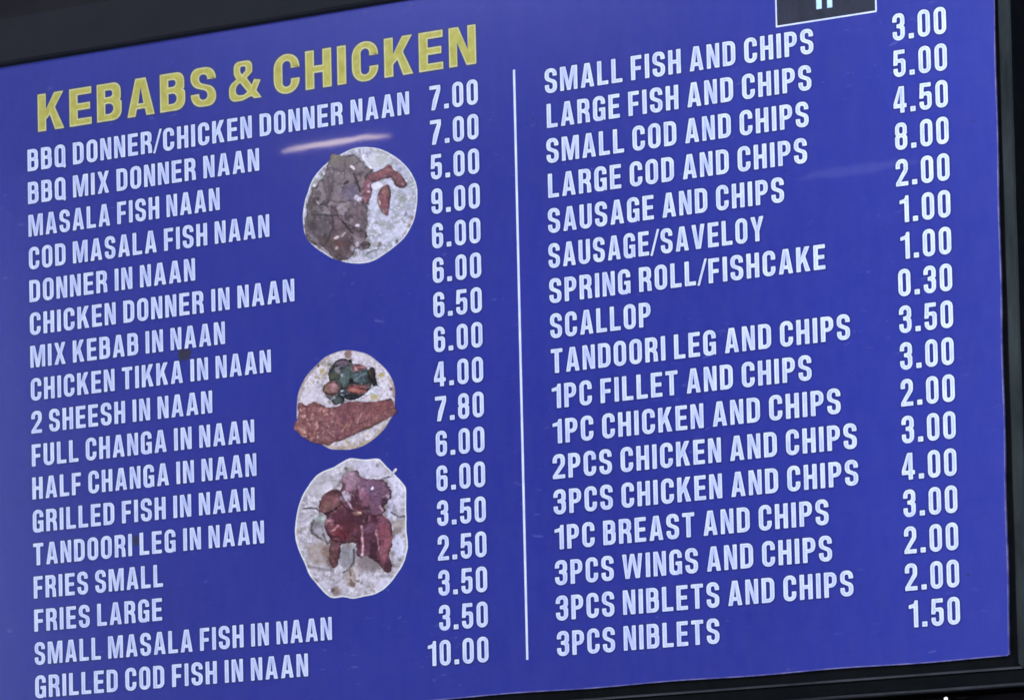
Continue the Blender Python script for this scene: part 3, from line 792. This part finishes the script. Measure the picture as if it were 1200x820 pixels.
ops = [('n', 40, .46, .2, (112, 68, 80), .8, 1), ('n', 22, .52, .14, (164, 124, 130), .75, 2), ('n', 15, .56, .1, (104, 72, 84), .7, 6), ('d', 20, (440, 160, 720, 400), (4, 10), [(186, 160, 170), (110, 66, 80), (150, 110, 112)], .7, 91), ('e', 470, 320, 24, 60, 0, (136, 82, 96), .7, .5), ('e', 478, 290, 10, 14, 0, (196, 150, 176), .85, .5), ('e', 482, 328, 12, 9, 0, (208, 176, 200), .85, .5), ('e', 575, 205, 60, 14, -20, (160, 88, 92), .7, .5), ('l', [(630, 200), (668, 225), (705, 275)], 10, (134, 84, 90), .8), ('l', [(650, 270), (680, 295), (715, 285)], 6, (92, 64, 72), .9), ('e', 612, 168, 9, 9, 0, (104, 50, 60), .9, .5), ('l', [(540, 252), (590, 238)], 6, (108, 62, 78), .7)]
print_piece("tomato_slice", tom, A1, (128, 82, 92), ops, 140, 3, pic1, ragged=16, form=.45)
tom = [(540, 335), (558, 304), (583, 286), (606, 286), (620, 330), (613, 392), (602, 470), (588, 478), (562, 456), (540, 412), (532, 370)]
ops = [('n', 30, .46, .2, (116, 72, 82), .8, 1), ('n', 16, .54, .12, (160, 118, 120), .7, 2), ('e', 585, 320, 20, 30, 0, (150, 100, 92), .8, .6), ('l', [(600, 300), (606, 380)], 7, (120, 86, 86), .7), ('l', [(540, 360), (548, 420), (575, 460)], 6, (196, 176, 170), .6), ('e', 580, 400, 14, 40, 0, (152, 80, 94), .7, .6)]
print_piece("tomato_slice", tom, A1, (132, 84, 90), ops, 150, 3, pic1, ragged=7, form=.5)

# --- picture 2: naan with a slab of red grilled fish and green salad
A2 = PICTURE_MAPS[1]
bread = [(78, 445), (85, 380), (110, 310), (150, 240), (215, 170), (280, 112), (350, 80), (430, 62), (510, 72), (590, 96), (660, 150), (720, 210), (755, 270), (775, 340), (774, 420), (772, 500), (740, 560), (700, 622), (640, 682), (560, 737), (470, 767), (400, 770), (320, 766), (270, 742), (200, 702), (120, 640), (80, 560)]
ops = [('n', 60, .40, .25, (182, 182, 198), .7, 1), ('n', 22, .52, .14, (156, 156, 168), .7, 2), ('n', 30, .58, .10, (170, 158, 128), .6, 12),
       ('d', 40, (560, 90, 775, 400), (4, 12), [(150, 142, 132), (222, 224, 236), (160, 148, 118), (120, 110, 104)], .75, 65), ('d', 40, (90, 90, 480, 330), (4, 11), [(150, 144, 142), (222, 222, 232), (146, 134, 116)], .65, 66), ('d', 26, (300, 560, 740, 765), (4, 10), [(150, 138, 118), (222, 222, 230), (120, 108, 96)], .75, 67), ('n', 18, .58, .14, (226, 226, 238), .7, 3),
       ('d', 26, (560, 180, 770, 420), (7, 18), [(172, 158, 112), (190, 186, 170), (214, 216, 224), (150, 138, 110), (198, 204, 220)], .8, 5), ('d', 16, (210, 110, 330, 300), (6, 15), [(172, 160, 110), (150, 140, 118), (208, 208, 212)], .75, 6), ('d', 16, (80, 300, 170, 440), (5, 12), [(160, 150, 130), (210, 210, 220)], .6, 7),
       ('d', 34, (270, 690, 620, 765), (7, 18), [(180, 160, 110), (160, 146, 110), (206, 204, 204), (140, 124, 96)], .8, 8), ('d', 14, (580, 620, 700, 700), (6, 13), [(170, 160, 130), (140, 128, 110)], .7, 9),
       ('l', [(95, 380), (120, 310), (165, 235), (225, 172), (300, 112)], 11, (150, 136, 116), .6), ('l', [(735, 250), (762, 320), (768, 400)], 11, (156, 138, 110), .6), ('l', [(290, 745), (400, 760), (500, 752), (620, 690), (720, 590)], 13, (166, 148, 108), .6), ('e', 445, 92, 24, 34, 10, (128, 98, 92), .85, .5), ('l', [(130, 330), (105, 380), (92, 420)], 10, (122, 108, 92), .7), ('e', 255, 210, 18, 15, -30, (170, 156, 86), .9, .5), ('e', 275, 160, 28, 20, 0, (150, 148, 122), .7, .6), ('e', 305, 163, 10, 14, 0, (108, 104, 108), .8, .5), ('e', 232, 172, 9, 12, 0, (70, 66, 66), .9, .5), ('e', 228, 288, 10, 8, 0, (128, 128, 138), .8, .5),
       ('l', [(640, 120), (700, 180), (750, 250)], 20, (228, 230, 246), .8), ('e', 560, 100, 60, 30, 25, (196, 196, 204), .6, .6), ('e', 680, 240, 22, 16, 0, (184, 166, 84), .85, .5), ('e', 770, 350, 14, 40, 0, (150, 116, 104), .7, .6), ('e', 748, 340, 10, 14, 0, (80, 66, 62), .8, .5), ('e', 690, 310, 24, 16, 10, (214, 220, 232), .8, .5), ('e', 630, 395, 26, 24, 0, (176, 170, 104), .8, .5), ('e', 580, 405, 24, 16, 0, (206, 206, 216), .8, .5),
       ('e', 160, 390, 60, 60, 0, (206, 206, 220), .7, .6), ('l', [(120, 400), (200, 330)], 10, (186, 188, 202), .6), ('l', [(170, 420), (240, 340)], 8, (184, 186, 200), .6), ('e', 270, 400, 40, 40, 0, (206, 206, 220), .6, .6)]
pic2 = print_piece("food_picture", bread, A2, (204, 204, 218), ops, 200, 0, board, "naan picture with a slab of red meat under green salad", rim=((120, 112, 120), 7, .5), under=[[(345, 152), (470, 128), (590, 190), (645, 265), (600, 360), (500, 412), (350, 455), (265, 350), (300, 225)]])
sal = [(345, 152), (372, 132), (405, 122), (450, 132), (472, 128), (478, 155), (520, 162), (555, 178), (590, 196), (612, 178), (640, 212), (642, 265), (658, 325), (640, 330), (616, 300), (600, 350), (575, 375), (540, 392), (500, 412), (470, 420), (440, 408), (425, 425), (385, 448), (350, 455), (330, 430), (305, 412), (285, 385), (262, 345), (275, 312), (310, 285), (300, 225), (318, 185)]
ops = [('n', 50, .42, .2, (54, 72, 74), .8, 1), ('n', 30, .55, .12, (30, 38, 46), .85, 2), ('n', 26, .58, .12, (122, 140, 138), .75, 3),
       ('e', 400, 150, 55, 26, -8, (112, 92, 112), .85, .5), ('l', [(345, 150), (390, 126), (440, 130)], 9, (44, 36, 48), .9), ('e', 465, 140, 18, 14, 0, (30, 30, 36), .9, .5), ('e', 345, 215, 36, 50, 10, (58, 66, 60), .8, .6), ('e', 375, 205, 26, 26, 0, (134, 132, 146), .8, .5), ('e', 395, 195, 16, 14, 0, (40, 46, 54), .8, .5), ('e', 345, 250, 40, 26, -10, (74, 84, 64), .8, .6),
       ('e', 440, 230, 34, 60, 5, (72, 96, 94), .8, .5), ('e', 405, 280, 24, 40, 0, (92, 116, 114), .8, .6), ('e', 400, 240, 9, 14, 0, (176, 196, 206), .8, .5), ('e', 540, 250, 60, 40, -15, (70, 92, 98), .9, .5), ('l', [(490, 280), (540, 240), (570, 230)], 9, (108, 130, 138), .7), ('e', 470, 280, 16, 22, 0, (24, 28, 34), .9, .5), ('l', [(570, 240), (580, 310)], 8, (44, 58, 62), .8),
       ('e', 515, 188, 52, 24, -8, (150, 96, 100), .9, .4), ('e', 490, 196, 22, 14, 0, (188, 140, 140), .8, .5), ('e', 545, 185, 14, 10, 0, (188, 150, 160), .7, .5), ('e', 520, 178, 30, 8, 0, (140, 76, 84), .7, .5),
       ('e', 320, 330, 56, 46, -10, (140, 94, 92), .95, .35), ('e', 345, 330, 22, 34, 10, (168, 124, 126), .8, .5), ('e', 290, 335, 22, 36, 0, (126, 92, 80), .8, .5), ('e', 320, 375, 40, 14, 10, (116, 82, 80), .7, .5),
       ('e', 515, 340, 74, 32, 6, (150, 82, 80), .97, .3), ('e', 490, 350, 40, 14, 10, (178, 104, 92), .8, .5), ('e', 540, 350, 24, 12, 0, (180, 96, 84), .8, .5), ('l', [(440, 320), (470, 310), (510, 330)], 8, (120, 60, 66), .7), ('e', 575, 320, 26, 22, -40, (120, 84, 86), .7, .5),
       ('e', 615, 235, 30, 50, 10, (44, 40, 40), .9, .5), ('l', [(600, 230), (600, 200)], 8, (120, 100, 80), .8), ('l', [(640, 280), (655, 325)], 14, (46, 62, 72), .85),
       ('e', 450, 395, 60, 22, 0, (36, 42, 52), .9, .5), ('e', 400, 375, 26, 36, 0, (50, 60, 66), .85, .5), ('e', 405, 352, 10, 7, 0, (196, 206, 222), .9, .5), ('e', 403, 380, 12, 8, 0, (150, 168, 180), .8, .5), ('e', 370, 420, 34, 26, 0, (72, 88, 88), .8, .5), ('l', [(350, 395), (320, 420)], 10, (150, 152, 166), .8)]
salad = print_piece("salad", sal, A2, (64, 78, 78), ops, 220, 1, pic2, ragged=16, form=.4)
leaves = [
    ("salad_leaf", [(345, 152), (372, 132), (405, 122), (450, 130), (468, 160), (432, 182), (400, 166), (362, 190), (330, 200)], (88, 76, 94)),
    ("salad_leaf", [(304, 235), (330, 195), (375, 180), (402, 210), (396, 252), (360, 276), (316, 282)], (54, 64, 58)),
    ("salad_leaf", [(400, 200), (440, 185), (470, 230), (466, 290), (430, 342), (396, 330), (384, 270)], (70, 90, 88)),
    ("salad_leaf", [(470, 232), (530, 206), (588, 216), (602, 268), (570, 310), (500, 306), (468, 282)], (60, 80, 86)),
    ("salad_leaf", [(592, 215), (612, 180), (640, 212), (642, 265), (657, 325), (637, 330), (604, 286)], (46, 44, 48)),
    ("salad_leaf", [(420, 386), (500, 374), (566, 374), (540, 398), (480, 420), (432, 412)], (40, 46, 56)),
    ("salad_leaf", [(330, 400), (370, 380), (410, 390), (424, 425), (386, 448), (350, 452)], (60, 74, 74)),
    ("tomato_piece", [(264, 345), (275, 312), (310, 286), (350, 282), (378, 300), (386, 340), (370, 372), (330, 386), (290, 378)], (134, 98, 98)),
    ("tomato_piece", [(438, 325), (460, 312), (520, 322), (560, 334), (592, 346), (575, 366), (530, 378), (480, 371), (447, 358)], (142, 82, 84)),
    ("tomato_piece", [(474, 182), (510, 166), (555, 172), (582, 190), (550, 206), (500, 213), (478, 205)], (148, 104, 110)),
]
for k, (nm, outline, tone) in enumerate(leaves):
    keep = [o for o in ops if o[0] in 'el'] if nm == "tomato_piece" else ops[1:]
    print_piece(nm, outline, A2, tone, keep, 221 + k, 1.3 + .15 * k, salad, ragged=16, form=.7)
streak = [(492, 420), (520, 392), (560, 372), (600, 345), (640, 318), (660, 330), (640, 350), (655, 380), (610, 372), (560, 392), (520, 415)]
print_piece("onion_slice", streak, A2, (196, 208, 226), [('n', 30, .5, .2, (150, 170, 186), .7, 1), ('l', [(520, 405), (580, 375), (630, 345)], 7, (228, 232, 244), .8)], 235, 2, pic2, ragged=5)
streak = [(372, 450), (395, 432), (415, 410), (432, 404), (424, 425), (400, 445), (382, 456)]
print_piece("onion_slice", streak, A2, (218, 216, 222), [], 237, 2, pic2, ragged=3)
slab = [(84, 452), (98, 432), (118, 440), (140, 456), (168, 444), (205, 426), (232, 440), (262, 452), (300, 466), (345, 468), (380, 458), (410, 440), (450, 430), (500, 424), (560, 430), (640, 425), (700, 416), (752, 406), (768, 428), (776, 462), (794, 500), (770, 522), (720, 556), (620, 606), (500, 660), (400, 706), (340, 720), (318, 738), (270, 738), (205, 724), (150, 700), (92, 660), (58, 622), (62, 590), (85, 545), (88, 500)]
ops = [('n', 90, .42, .25, (116, 66, 70), .7, 1), ('n', 34, .54, .14, (158, 104, 98), .65, 2), ('n', 18, .58, .12, (104, 56, 62), .7, 3), ('n', 14, .60, .10, (176, 126, 116), .45, 4),
       ('e', 640, 480, 150, 40, -18, (132, 72, 76), .6, .6), ('e', 420, 520, 70, 60, 0, (122, 68, 84), .6, .7), ('e', 330, 650, 90, 60, 0, (122, 72, 92), .55, .7), ('e', 470, 470, 120, 24, -5, (126, 72, 78), .7, .6),
       ('d', 120, (90, 470, 360, 690), (5, 14), [(196, 154, 138), (176, 128, 118), (206, 176, 164), (160, 108, 102), (112, 60, 62)], .75, 31), ('d', 26, (60, 560, 240, 720), (6, 14), [(170, 104, 88), (150, 84, 76), (188, 140, 110)], .7, 32), ('d', 40, (380, 480, 640, 650), (5, 14), [(168, 112, 104), (110, 60, 66), (160, 100, 98)], .5, 33),
       ('l', [(540, 510), (525, 550), (510, 575)], 8, (184, 140, 130), .8), ('l', [(440, 590), (415, 620), (400, 645)], 9, (172, 132, 100), .7), ('l', [(470, 560), (455, 610)], 7, (164, 112, 104), .7), ('l', [(600, 500), (570, 560)], 8, (150, 96, 92), .6), ('l', [(660, 450), (640, 500)], 7, (150, 92, 90), .6),
       ('l', [(700, 420), (755, 410)], 7, (70, 40, 44), .9), ('l', [(90, 440), (110, 436), (130, 452)], 6, (70, 38, 42), .8), ('l', [(340, 718), (400, 704), (500, 658), (620, 604), (720, 554)], 6, (60, 40, 46), .8), ('l', [(240, 446), (300, 466), (380, 462)], 6, (84, 46, 50), .7), ('l', [(680, 440), (760, 470)], 10, (150, 86, 90), .5)]
print_piece("grilled_meat", slab, A2, (130, 80, 82), ops, 240, 3, pic2, ragged=12, form=.3)

# --- picture 3: oval naan with dark red chicken pieces
A3 = PICTURE_MAPS[2]
bread = [(335, 33), (380, 34), (425, 38), (492, 34), (512, 48), (545, 84), (592, 130), (634, 180), (641, 210), (640, 270), (642, 350), (642, 420), (649, 500), (630, 580), (590, 650), (540, 712), (480, 752), (420, 766), (360, 778), (305, 770), (250, 776), (210, 752), (165, 702), (125, 652), (100, 592), (68, 520), (48, 440), (54, 350), (75, 262), (112, 188), (172, 115), (260, 75)]
ops = [('n', 70, .40, .25, (168, 170, 184), .75, 1), ('n', 24, .52, .14, (144, 144, 154), .75, 2),
       ('d', 70, (60, 440, 640, 770), (5, 15), [(150, 142, 138), (220, 224, 240), (130, 122, 118), (208, 214, 234), (164, 160, 168)], .7, 75), ('d', 40, (60, 100, 300, 440), (5, 15), [(158, 156, 162), (218, 222, 236), (140, 138, 142)], .6, 76), ('n', 16, .58, .14, (222, 226, 242), .75, 3), ('n', 34, .62, .12, (140, 130, 122), .6, 4),
       ('e', 590, 210, 40, 80, -10, (204, 210, 236), .9, .4), ('e', 440, 90, 90, 50, 0, (196, 200, 224), .8, .5), ('e', 190, 170, 80, 80, -40, (184, 186, 196), .7, .6), ('e', 600, 500, 36, 60, 0, (196, 208, 240), .8, .5), ('e', 560, 300, 18, 60, 0, (190, 196, 232), .9, .4),
       ('e', 320, 86, 9, 8, 0, (84, 82, 86), .9, .5), ('e', 488, 72, 9, 10, 0, (110, 110, 122), .85, .5), ('l', [(560, 320), (600, 345), (632, 342)], 6, (56, 52, 60), .9), ('l', [(575, 280), (572, 330)], 6, (120, 122, 140), .7), ('e', 605, 385, 36, 26, 0, (166, 154, 146), .8, .5), ('e', 590, 420, 26, 18, -20, (124, 112, 106), .8, .5), ('e', 560, 440, 20, 16, 0, (110, 100, 110), .7, .5),
       ('l', [(90, 300), (130, 292), (165, 296), (182, 320)], 6, (54, 50, 52), .95), ('e', 180, 360, 40, 22, -15, (142, 168, 160), .9, .4), ('e', 200, 352, 12, 10, 0, (196, 220, 216), .9, .5), ('e', 165, 405, 42, 44, 0, (108, 104, 112), .75, .6), ('l', [(135, 380), (140, 430), (200, 470)], 9, (74, 66, 60), .8), ('l', [(150, 360), (130, 410)], 8, (84, 82, 76), .8), ('e', 175, 420, 22, 18, 0, (164, 166, 186), .8, .5), ('l', [(200, 440), (225, 490)], 10, (62, 54, 50), .8),
       ('e', 180, 540, 60, 60, 30, (164, 150, 138), .7, .6), ('e', 225, 545, 30, 50, -20, (128, 100, 84), .8, .6), ('e', 240, 590, 26, 30, 0, (110, 84, 78), .8, .6), ('l', [(110, 610), (180, 620), (250, 630)], 13, (116, 112, 116), .7), ('d', 30, (80, 440, 230, 640), (5, 14), [(150, 140, 134), (196, 196, 208), (128, 118, 110)], .6, 41),
       ('e', 330, 545, 44, 54, 0, (104, 108, 114), .75, .9), ('n', 18, .55, .12, (150, 150, 158), .5, 19), ('e', 310, 580, 18, 36, 0, (132, 138, 148), .6, .8), ('l', [(350, 500), (345, 560)], 8, (150, 160, 172), .8), ('l', [(360, 520), (365, 590), (340, 620), (310, 640)], 8, (62, 58, 60), .85), ('l', [(275, 490), (300, 500)], 7, (206, 202, 206), .9),
       ('e', 350, 660, 34, 50, 0, (156, 140, 124), .75, .6), ('l', [(345, 630), (350, 690)], 7, (98, 84, 70), .85), ('e', 352, 705, 20, 14, 0, (104, 88, 72), .85, .5), ('e', 385, 685, 8, 7, 0, (70, 64, 68), .9, .5), ('l', [(370, 620), (385, 680)], 8, (206, 202, 200), .8),
       ('e', 445, 595, 60, 40, 10, (112, 102, 104), .75, .6), ('e', 400, 600, 14, 50, 0, (140, 126, 124), .7, .6), ('e', 540, 700, 40, 30, -40, (196, 206, 234), .7, .5), ('d', 26, (280, 640, 560, 760), (5, 14), [(214, 222, 242), (160, 164, 180), (196, 196, 204)], .6, 42),
       ('e', 265, 740, 24, 26, 0, (128, 106, 96), .8, .5), ('e', 250, 735, 12, 10, 0, (84, 70, 66), .85, .5), ('e', 150, 682, 20, 12, 20, (112, 98, 92), .85, .5), ('e', 210, 700, 36, 24, 20, (190, 196, 214), .7, .5), ('e', 608, 570, 8, 10, 0, (104, 98, 106), .8, .5), ('e', 225, 190, 30, 20, 0, (204, 208, 222), .7, .5), ('l', [(205, 215), (240, 190), (290, 190)], 6, (226, 228, 236), .8)]
pic3 = print_piece("food_picture", bread, A3, (192, 194, 208), ops, 300, 0, board, "tall oval naan picture heaped with dark red chicken", rim=((226, 232, 250), 10, .85), under=[[(300, 138), (352, 96), (440, 142), (540, 162), (565, 240), (530, 312), (562, 380), (568, 600), (530, 632), (428, 552), (300, 488), (252, 612), (225, 440), (182, 290), (262, 195)]])
red = [(300, 138), (325, 108), (352, 96), (385, 100), (402, 130), (440, 142), (500, 146), (540, 162), (560, 200), (565, 240), (545, 262), (528, 290), (538, 312), (520, 332), (545, 352), (562, 380), (568, 440), (560, 500), (552, 550), (568, 600), (556, 640), (530, 632), (500, 600), (465, 572), (428, 552), (405, 556), (388, 540), (374, 492), (338, 482), (300, 488), (290, 550), (274, 605), (252, 612), (238, 560), (248, 500), (225, 440), (205, 390), (212, 345), (186, 318), (182, 272), (205, 232), (232, 205), (262, 195), (290, 200), (298, 180)]
ops = [('n', 80, .42, .22, (76, 34, 50), .8, 1), ('n', 40, .54, .14, (136, 80, 100), .65, 2), ('n', 24, .56, .12, (62, 28, 42), .7, 3), ('n', 16, .60, .10, (156, 104, 120), .45, 4),
       ('e', 340, 130, 50, 40, 0, (168, 142, 160), .85, .6), ('e', 350, 160, 60, 36, 0, (146, 110, 136), .8, .6), ('e', 470, 170, 80, 30, 0, (112, 78, 108), .75, .6), ('e', 460, 220, 46, 44, 0, (104, 76, 112), .8, .6), ('e', 530, 210, 34, 50, -10, (120, 84, 112), .7, .6), ('e', 490, 260, 60, 50, 30, (112, 74, 104), .7, .6), ('e', 420, 240, 28, 50, -10, (136, 80, 104), .7, .6),
       ('e', 240, 265, 56, 60, 10, (118, 70, 74), .9, .5), ('e', 225, 290, 26, 30, 0, (132, 90, 84), .7, .6), ('e', 270, 270, 18, 30, 10, (144, 90, 98), .7, .6), ('e', 250, 215, 40, 14, -10, (92, 50, 58), .8, .5), ('e', 300, 195, 20, 40, 10, (118, 70, 84), .7, .6),
       ('e', 320, 235, 30, 28, 30, (190, 176, 196), .95, .4), ('l', [(295, 220), (320, 265), (355, 300)], 9, (70, 38, 58), .85), ('l', [(325, 262), (350, 290), (372, 312)], 8, (188, 164, 184), .85), ('l', [(345, 195), (365, 225), (380, 280)], 10, (84, 46, 72), .8), ('l', [(390, 170), (400, 240)], 10, (164, 118, 146), .6),
       ('e', 380, 300, 22, 24, 0, (88, 44, 56), .8, .6), ('e', 384, 326, 26, 8, -4, (214, 160, 132), .95, .35), ('l', [(362, 320), (384, 330), (405, 320)], 5, (236, 196, 170), .8), ('e', 330, 360, 70, 50, 10, (82, 38, 54), .85, .6), ('e', 310, 400, 60, 50, 0, (88, 38, 50), .8, .6), ('l', [(180, 325), (220, 330), (270, 300)], 9, (46, 26, 32), .85),
       ('e', 230, 370, 26, 20, 30, (150, 96, 108), .9, .5), ('e', 232, 366, 8, 7, 0, (206, 160, 168), .8, .5), ('e', 265, 415, 36, 26, -20, (140, 64, 76), .95, .4), ('l', [(240, 420), (265, 405), (280, 392)], 7, (206, 150, 152), .9), ('e', 300, 440, 40, 26, 20, (124, 40, 54), .85, .5), ('l', [(240, 450), (300, 455)], 9, (70, 28, 38), .7),
       ('e', 400, 440, 26, 70, 0, (94, 42, 60), .8, .6), ('l', [(406, 395), (408, 440), (414, 500), (412, 550)], 8, (206, 160, 172), .95), ('e', 412, 550, 7, 8, 0, (244, 236, 236), .95, .4), ('e', 350, 470, 26, 22, 0, (110, 66, 68), .8, .6),
       ('e', 470, 440, 50, 70, 0, (92, 46, 68), .8, .6), ('e', 450, 400, 40, 24, -20, (124, 76, 108), .8, .5), ('e', 530, 420, 34, 90, 0, (134, 66, 82), .85, .5), ('e', 545, 480, 20, 60, 5, (146, 80, 92), .8, .6), ('l', [(484, 415), (492, 460), (498, 520), (512, 555)], 7, (190, 136, 150), .9), ('e', 520, 555, 36, 26, 20, (146, 78, 92), .8, .5), ('e', 545, 612, 24, 34, 0, (70, 34, 52), .85, .6), ('e', 470, 500, 20, 50, 0, (70, 36, 56), .8, .6), ('e', 530, 370, 36, 20, 0, (126, 74, 100), .7, .5),
       ('e', 462, 192, 8, 9, 0, (244, 240, 250), .98, .4), ('e', 545, 235, 12, 9, 0, (186, 166, 196), .85, .5), ('l', [(505, 285), (520, 310)], 8, (190, 160, 178), .85), ('e', 530, 265, 14, 20, 0, (70, 44, 70), .8, .5), ('e', 350, 195, 12, 9, 0, (180, 120, 150), .7, .5), ('l', [(405, 200), (420, 190)], 8, (176, 130, 160), .7),
       ('e', 262, 560, 20, 50, 5, (104, 62, 66), .7, .6), ('d', 40, (190, 150, 560, 600), (4, 10), [(160, 110, 128), (64, 30, 46), (176, 132, 150), (104, 52, 66)], .6, 43)]
heap = print_piece("chicken", red, A3, (84, 44, 60), ops, 320, 1, pic3, ragged=16, form=.35)
pieces = [
    ("chicken_piece", [(253, 318), (300, 278), (365, 318), (412, 318), (447, 342), (420, 420), (388, 478), (300, 483), (242, 468), (216, 400)], (80, 42, 56)),
    ("chicken_piece", [(229, 463), (265, 475), (292, 487), (288, 540), (275, 599), (258, 618), (237, 581)], (104, 66, 68)),
    ("chicken_piece", [(376, 500), (400, 448), (440, 410), (480, 400), (500, 440), (506, 520), (490, 570), (440, 552), (400, 560), (380, 540)], (92, 50, 70)),
    ("chicken_piece", [(480, 400), (510, 366), (545, 358), (563, 380), (567, 446), (560, 505), (553, 556), (566, 612), (548, 640), (514, 618), (500, 560), (494, 480)], (136, 76, 90)),
    ("chicken_piece", [(182, 262), (202, 222), (237, 204), (276, 195), (300, 216), (302, 276), (255, 316), (198, 322), (181, 300)], (118, 76, 80)),
    ("chicken_piece", [(235, 410), (250, 370), (276, 390), (296, 422), (323, 450), (317, 478), (282, 480), (247, 452)], (142, 72, 88)),
    ("chicken_piece", [(404, 155), (447, 143), (515, 143), (541, 172), (557, 212), (546, 236), (518, 266), (528, 306), (500, 334), (447, 328), (412, 294), (390, 247), (384, 200)], (118, 82, 110)),
    ("chicken_piece", [(296, 141), (320, 116), (362, 92), (388, 108), (402, 147), (380, 194), (372, 260), (350, 223), (318, 190)], (156, 128, 150)),
    ("onion_piece", [(300, 226), (322, 206), (342, 222), (352, 240), (338, 264), (318, 256)], (184, 172, 192)),
]
for k, (nm, outline, tone) in enumerate(pieces):
    print_piece(nm, outline, A3, tone, ops[1:] if nm == "chicken_piece" else [], 321 + k, 1.3 + .15 * k, heap, ragged=30, form=.38)
stick = [(518, 136), (530, 130), (552, 124), (568, 108), (584, 88), (594, 90), (590, 102), (574, 116), (558, 134), (535, 142), (520, 146)]
print_piece("skewer_tip", stick, A3, (196, 200, 216), [('l', [(520, 138), (550, 132)], 8, (96, 92, 108), .9), ('e', 588, 94, 8, 8, 0, (232, 232, 246), .9, .5), ('l', [(560, 130), (580, 112)], 4, (130, 130, 140), .7)], 340, 3, pic3, ragged=1)

# ------------------------------------------------------------------ a small glowing body for an unidentified bright spot under the frame
glint = bpy.data.objects.new("unidentified_glint", None)
col.objects.link(glint)
glint.location = (1.1897, 0.004, BASE - 0.7196)
tag(glint, "tiny bright white glint under the board's lower right corner", "glint")
def lathe(profile, seg=20):
    V, F = [], []
    for r, y in profile:
        for k in range(seg):
            a = 2 * math.pi * k / seg
            V.append((r * math.cos(a), y, r * math.sin(a)))
    for i in range(len(profile) - 1):
        for k in range(seg):
            F.append((i * seg + k, i * seg + (k + 1) % seg, (i + 1) * seg + (k + 1) % seg, (i + 1) * seg + k))
    return V, F
V, F = lathe([(0.0001, 0.0412), (0.0028, 0.0412), (0.0028, 0.004), (0.0024, -0.004), (0.0020, -0.0048)])
link("glint_stem", V, F, M_RAIL, None, glint)
V, F = lathe([(0.0019, -0.0046), (0.0017, -0.0064), (0.0010, -0.0076), (0.0001, -0.0082)])
m, nt, b = new_mat("glint_glow")
b.inputs['Base Color'].default_value = (0.8, 0.8, 0.75, 1)
b.inputs['Emission Color'].default_value = (1.0, 0.97, 0.88, 1)
b.inputs['Emission Strength'].default_value = 1.15  # glow stands in for the bright spot, source unknown
link("lens", V, F, m, None, glint)
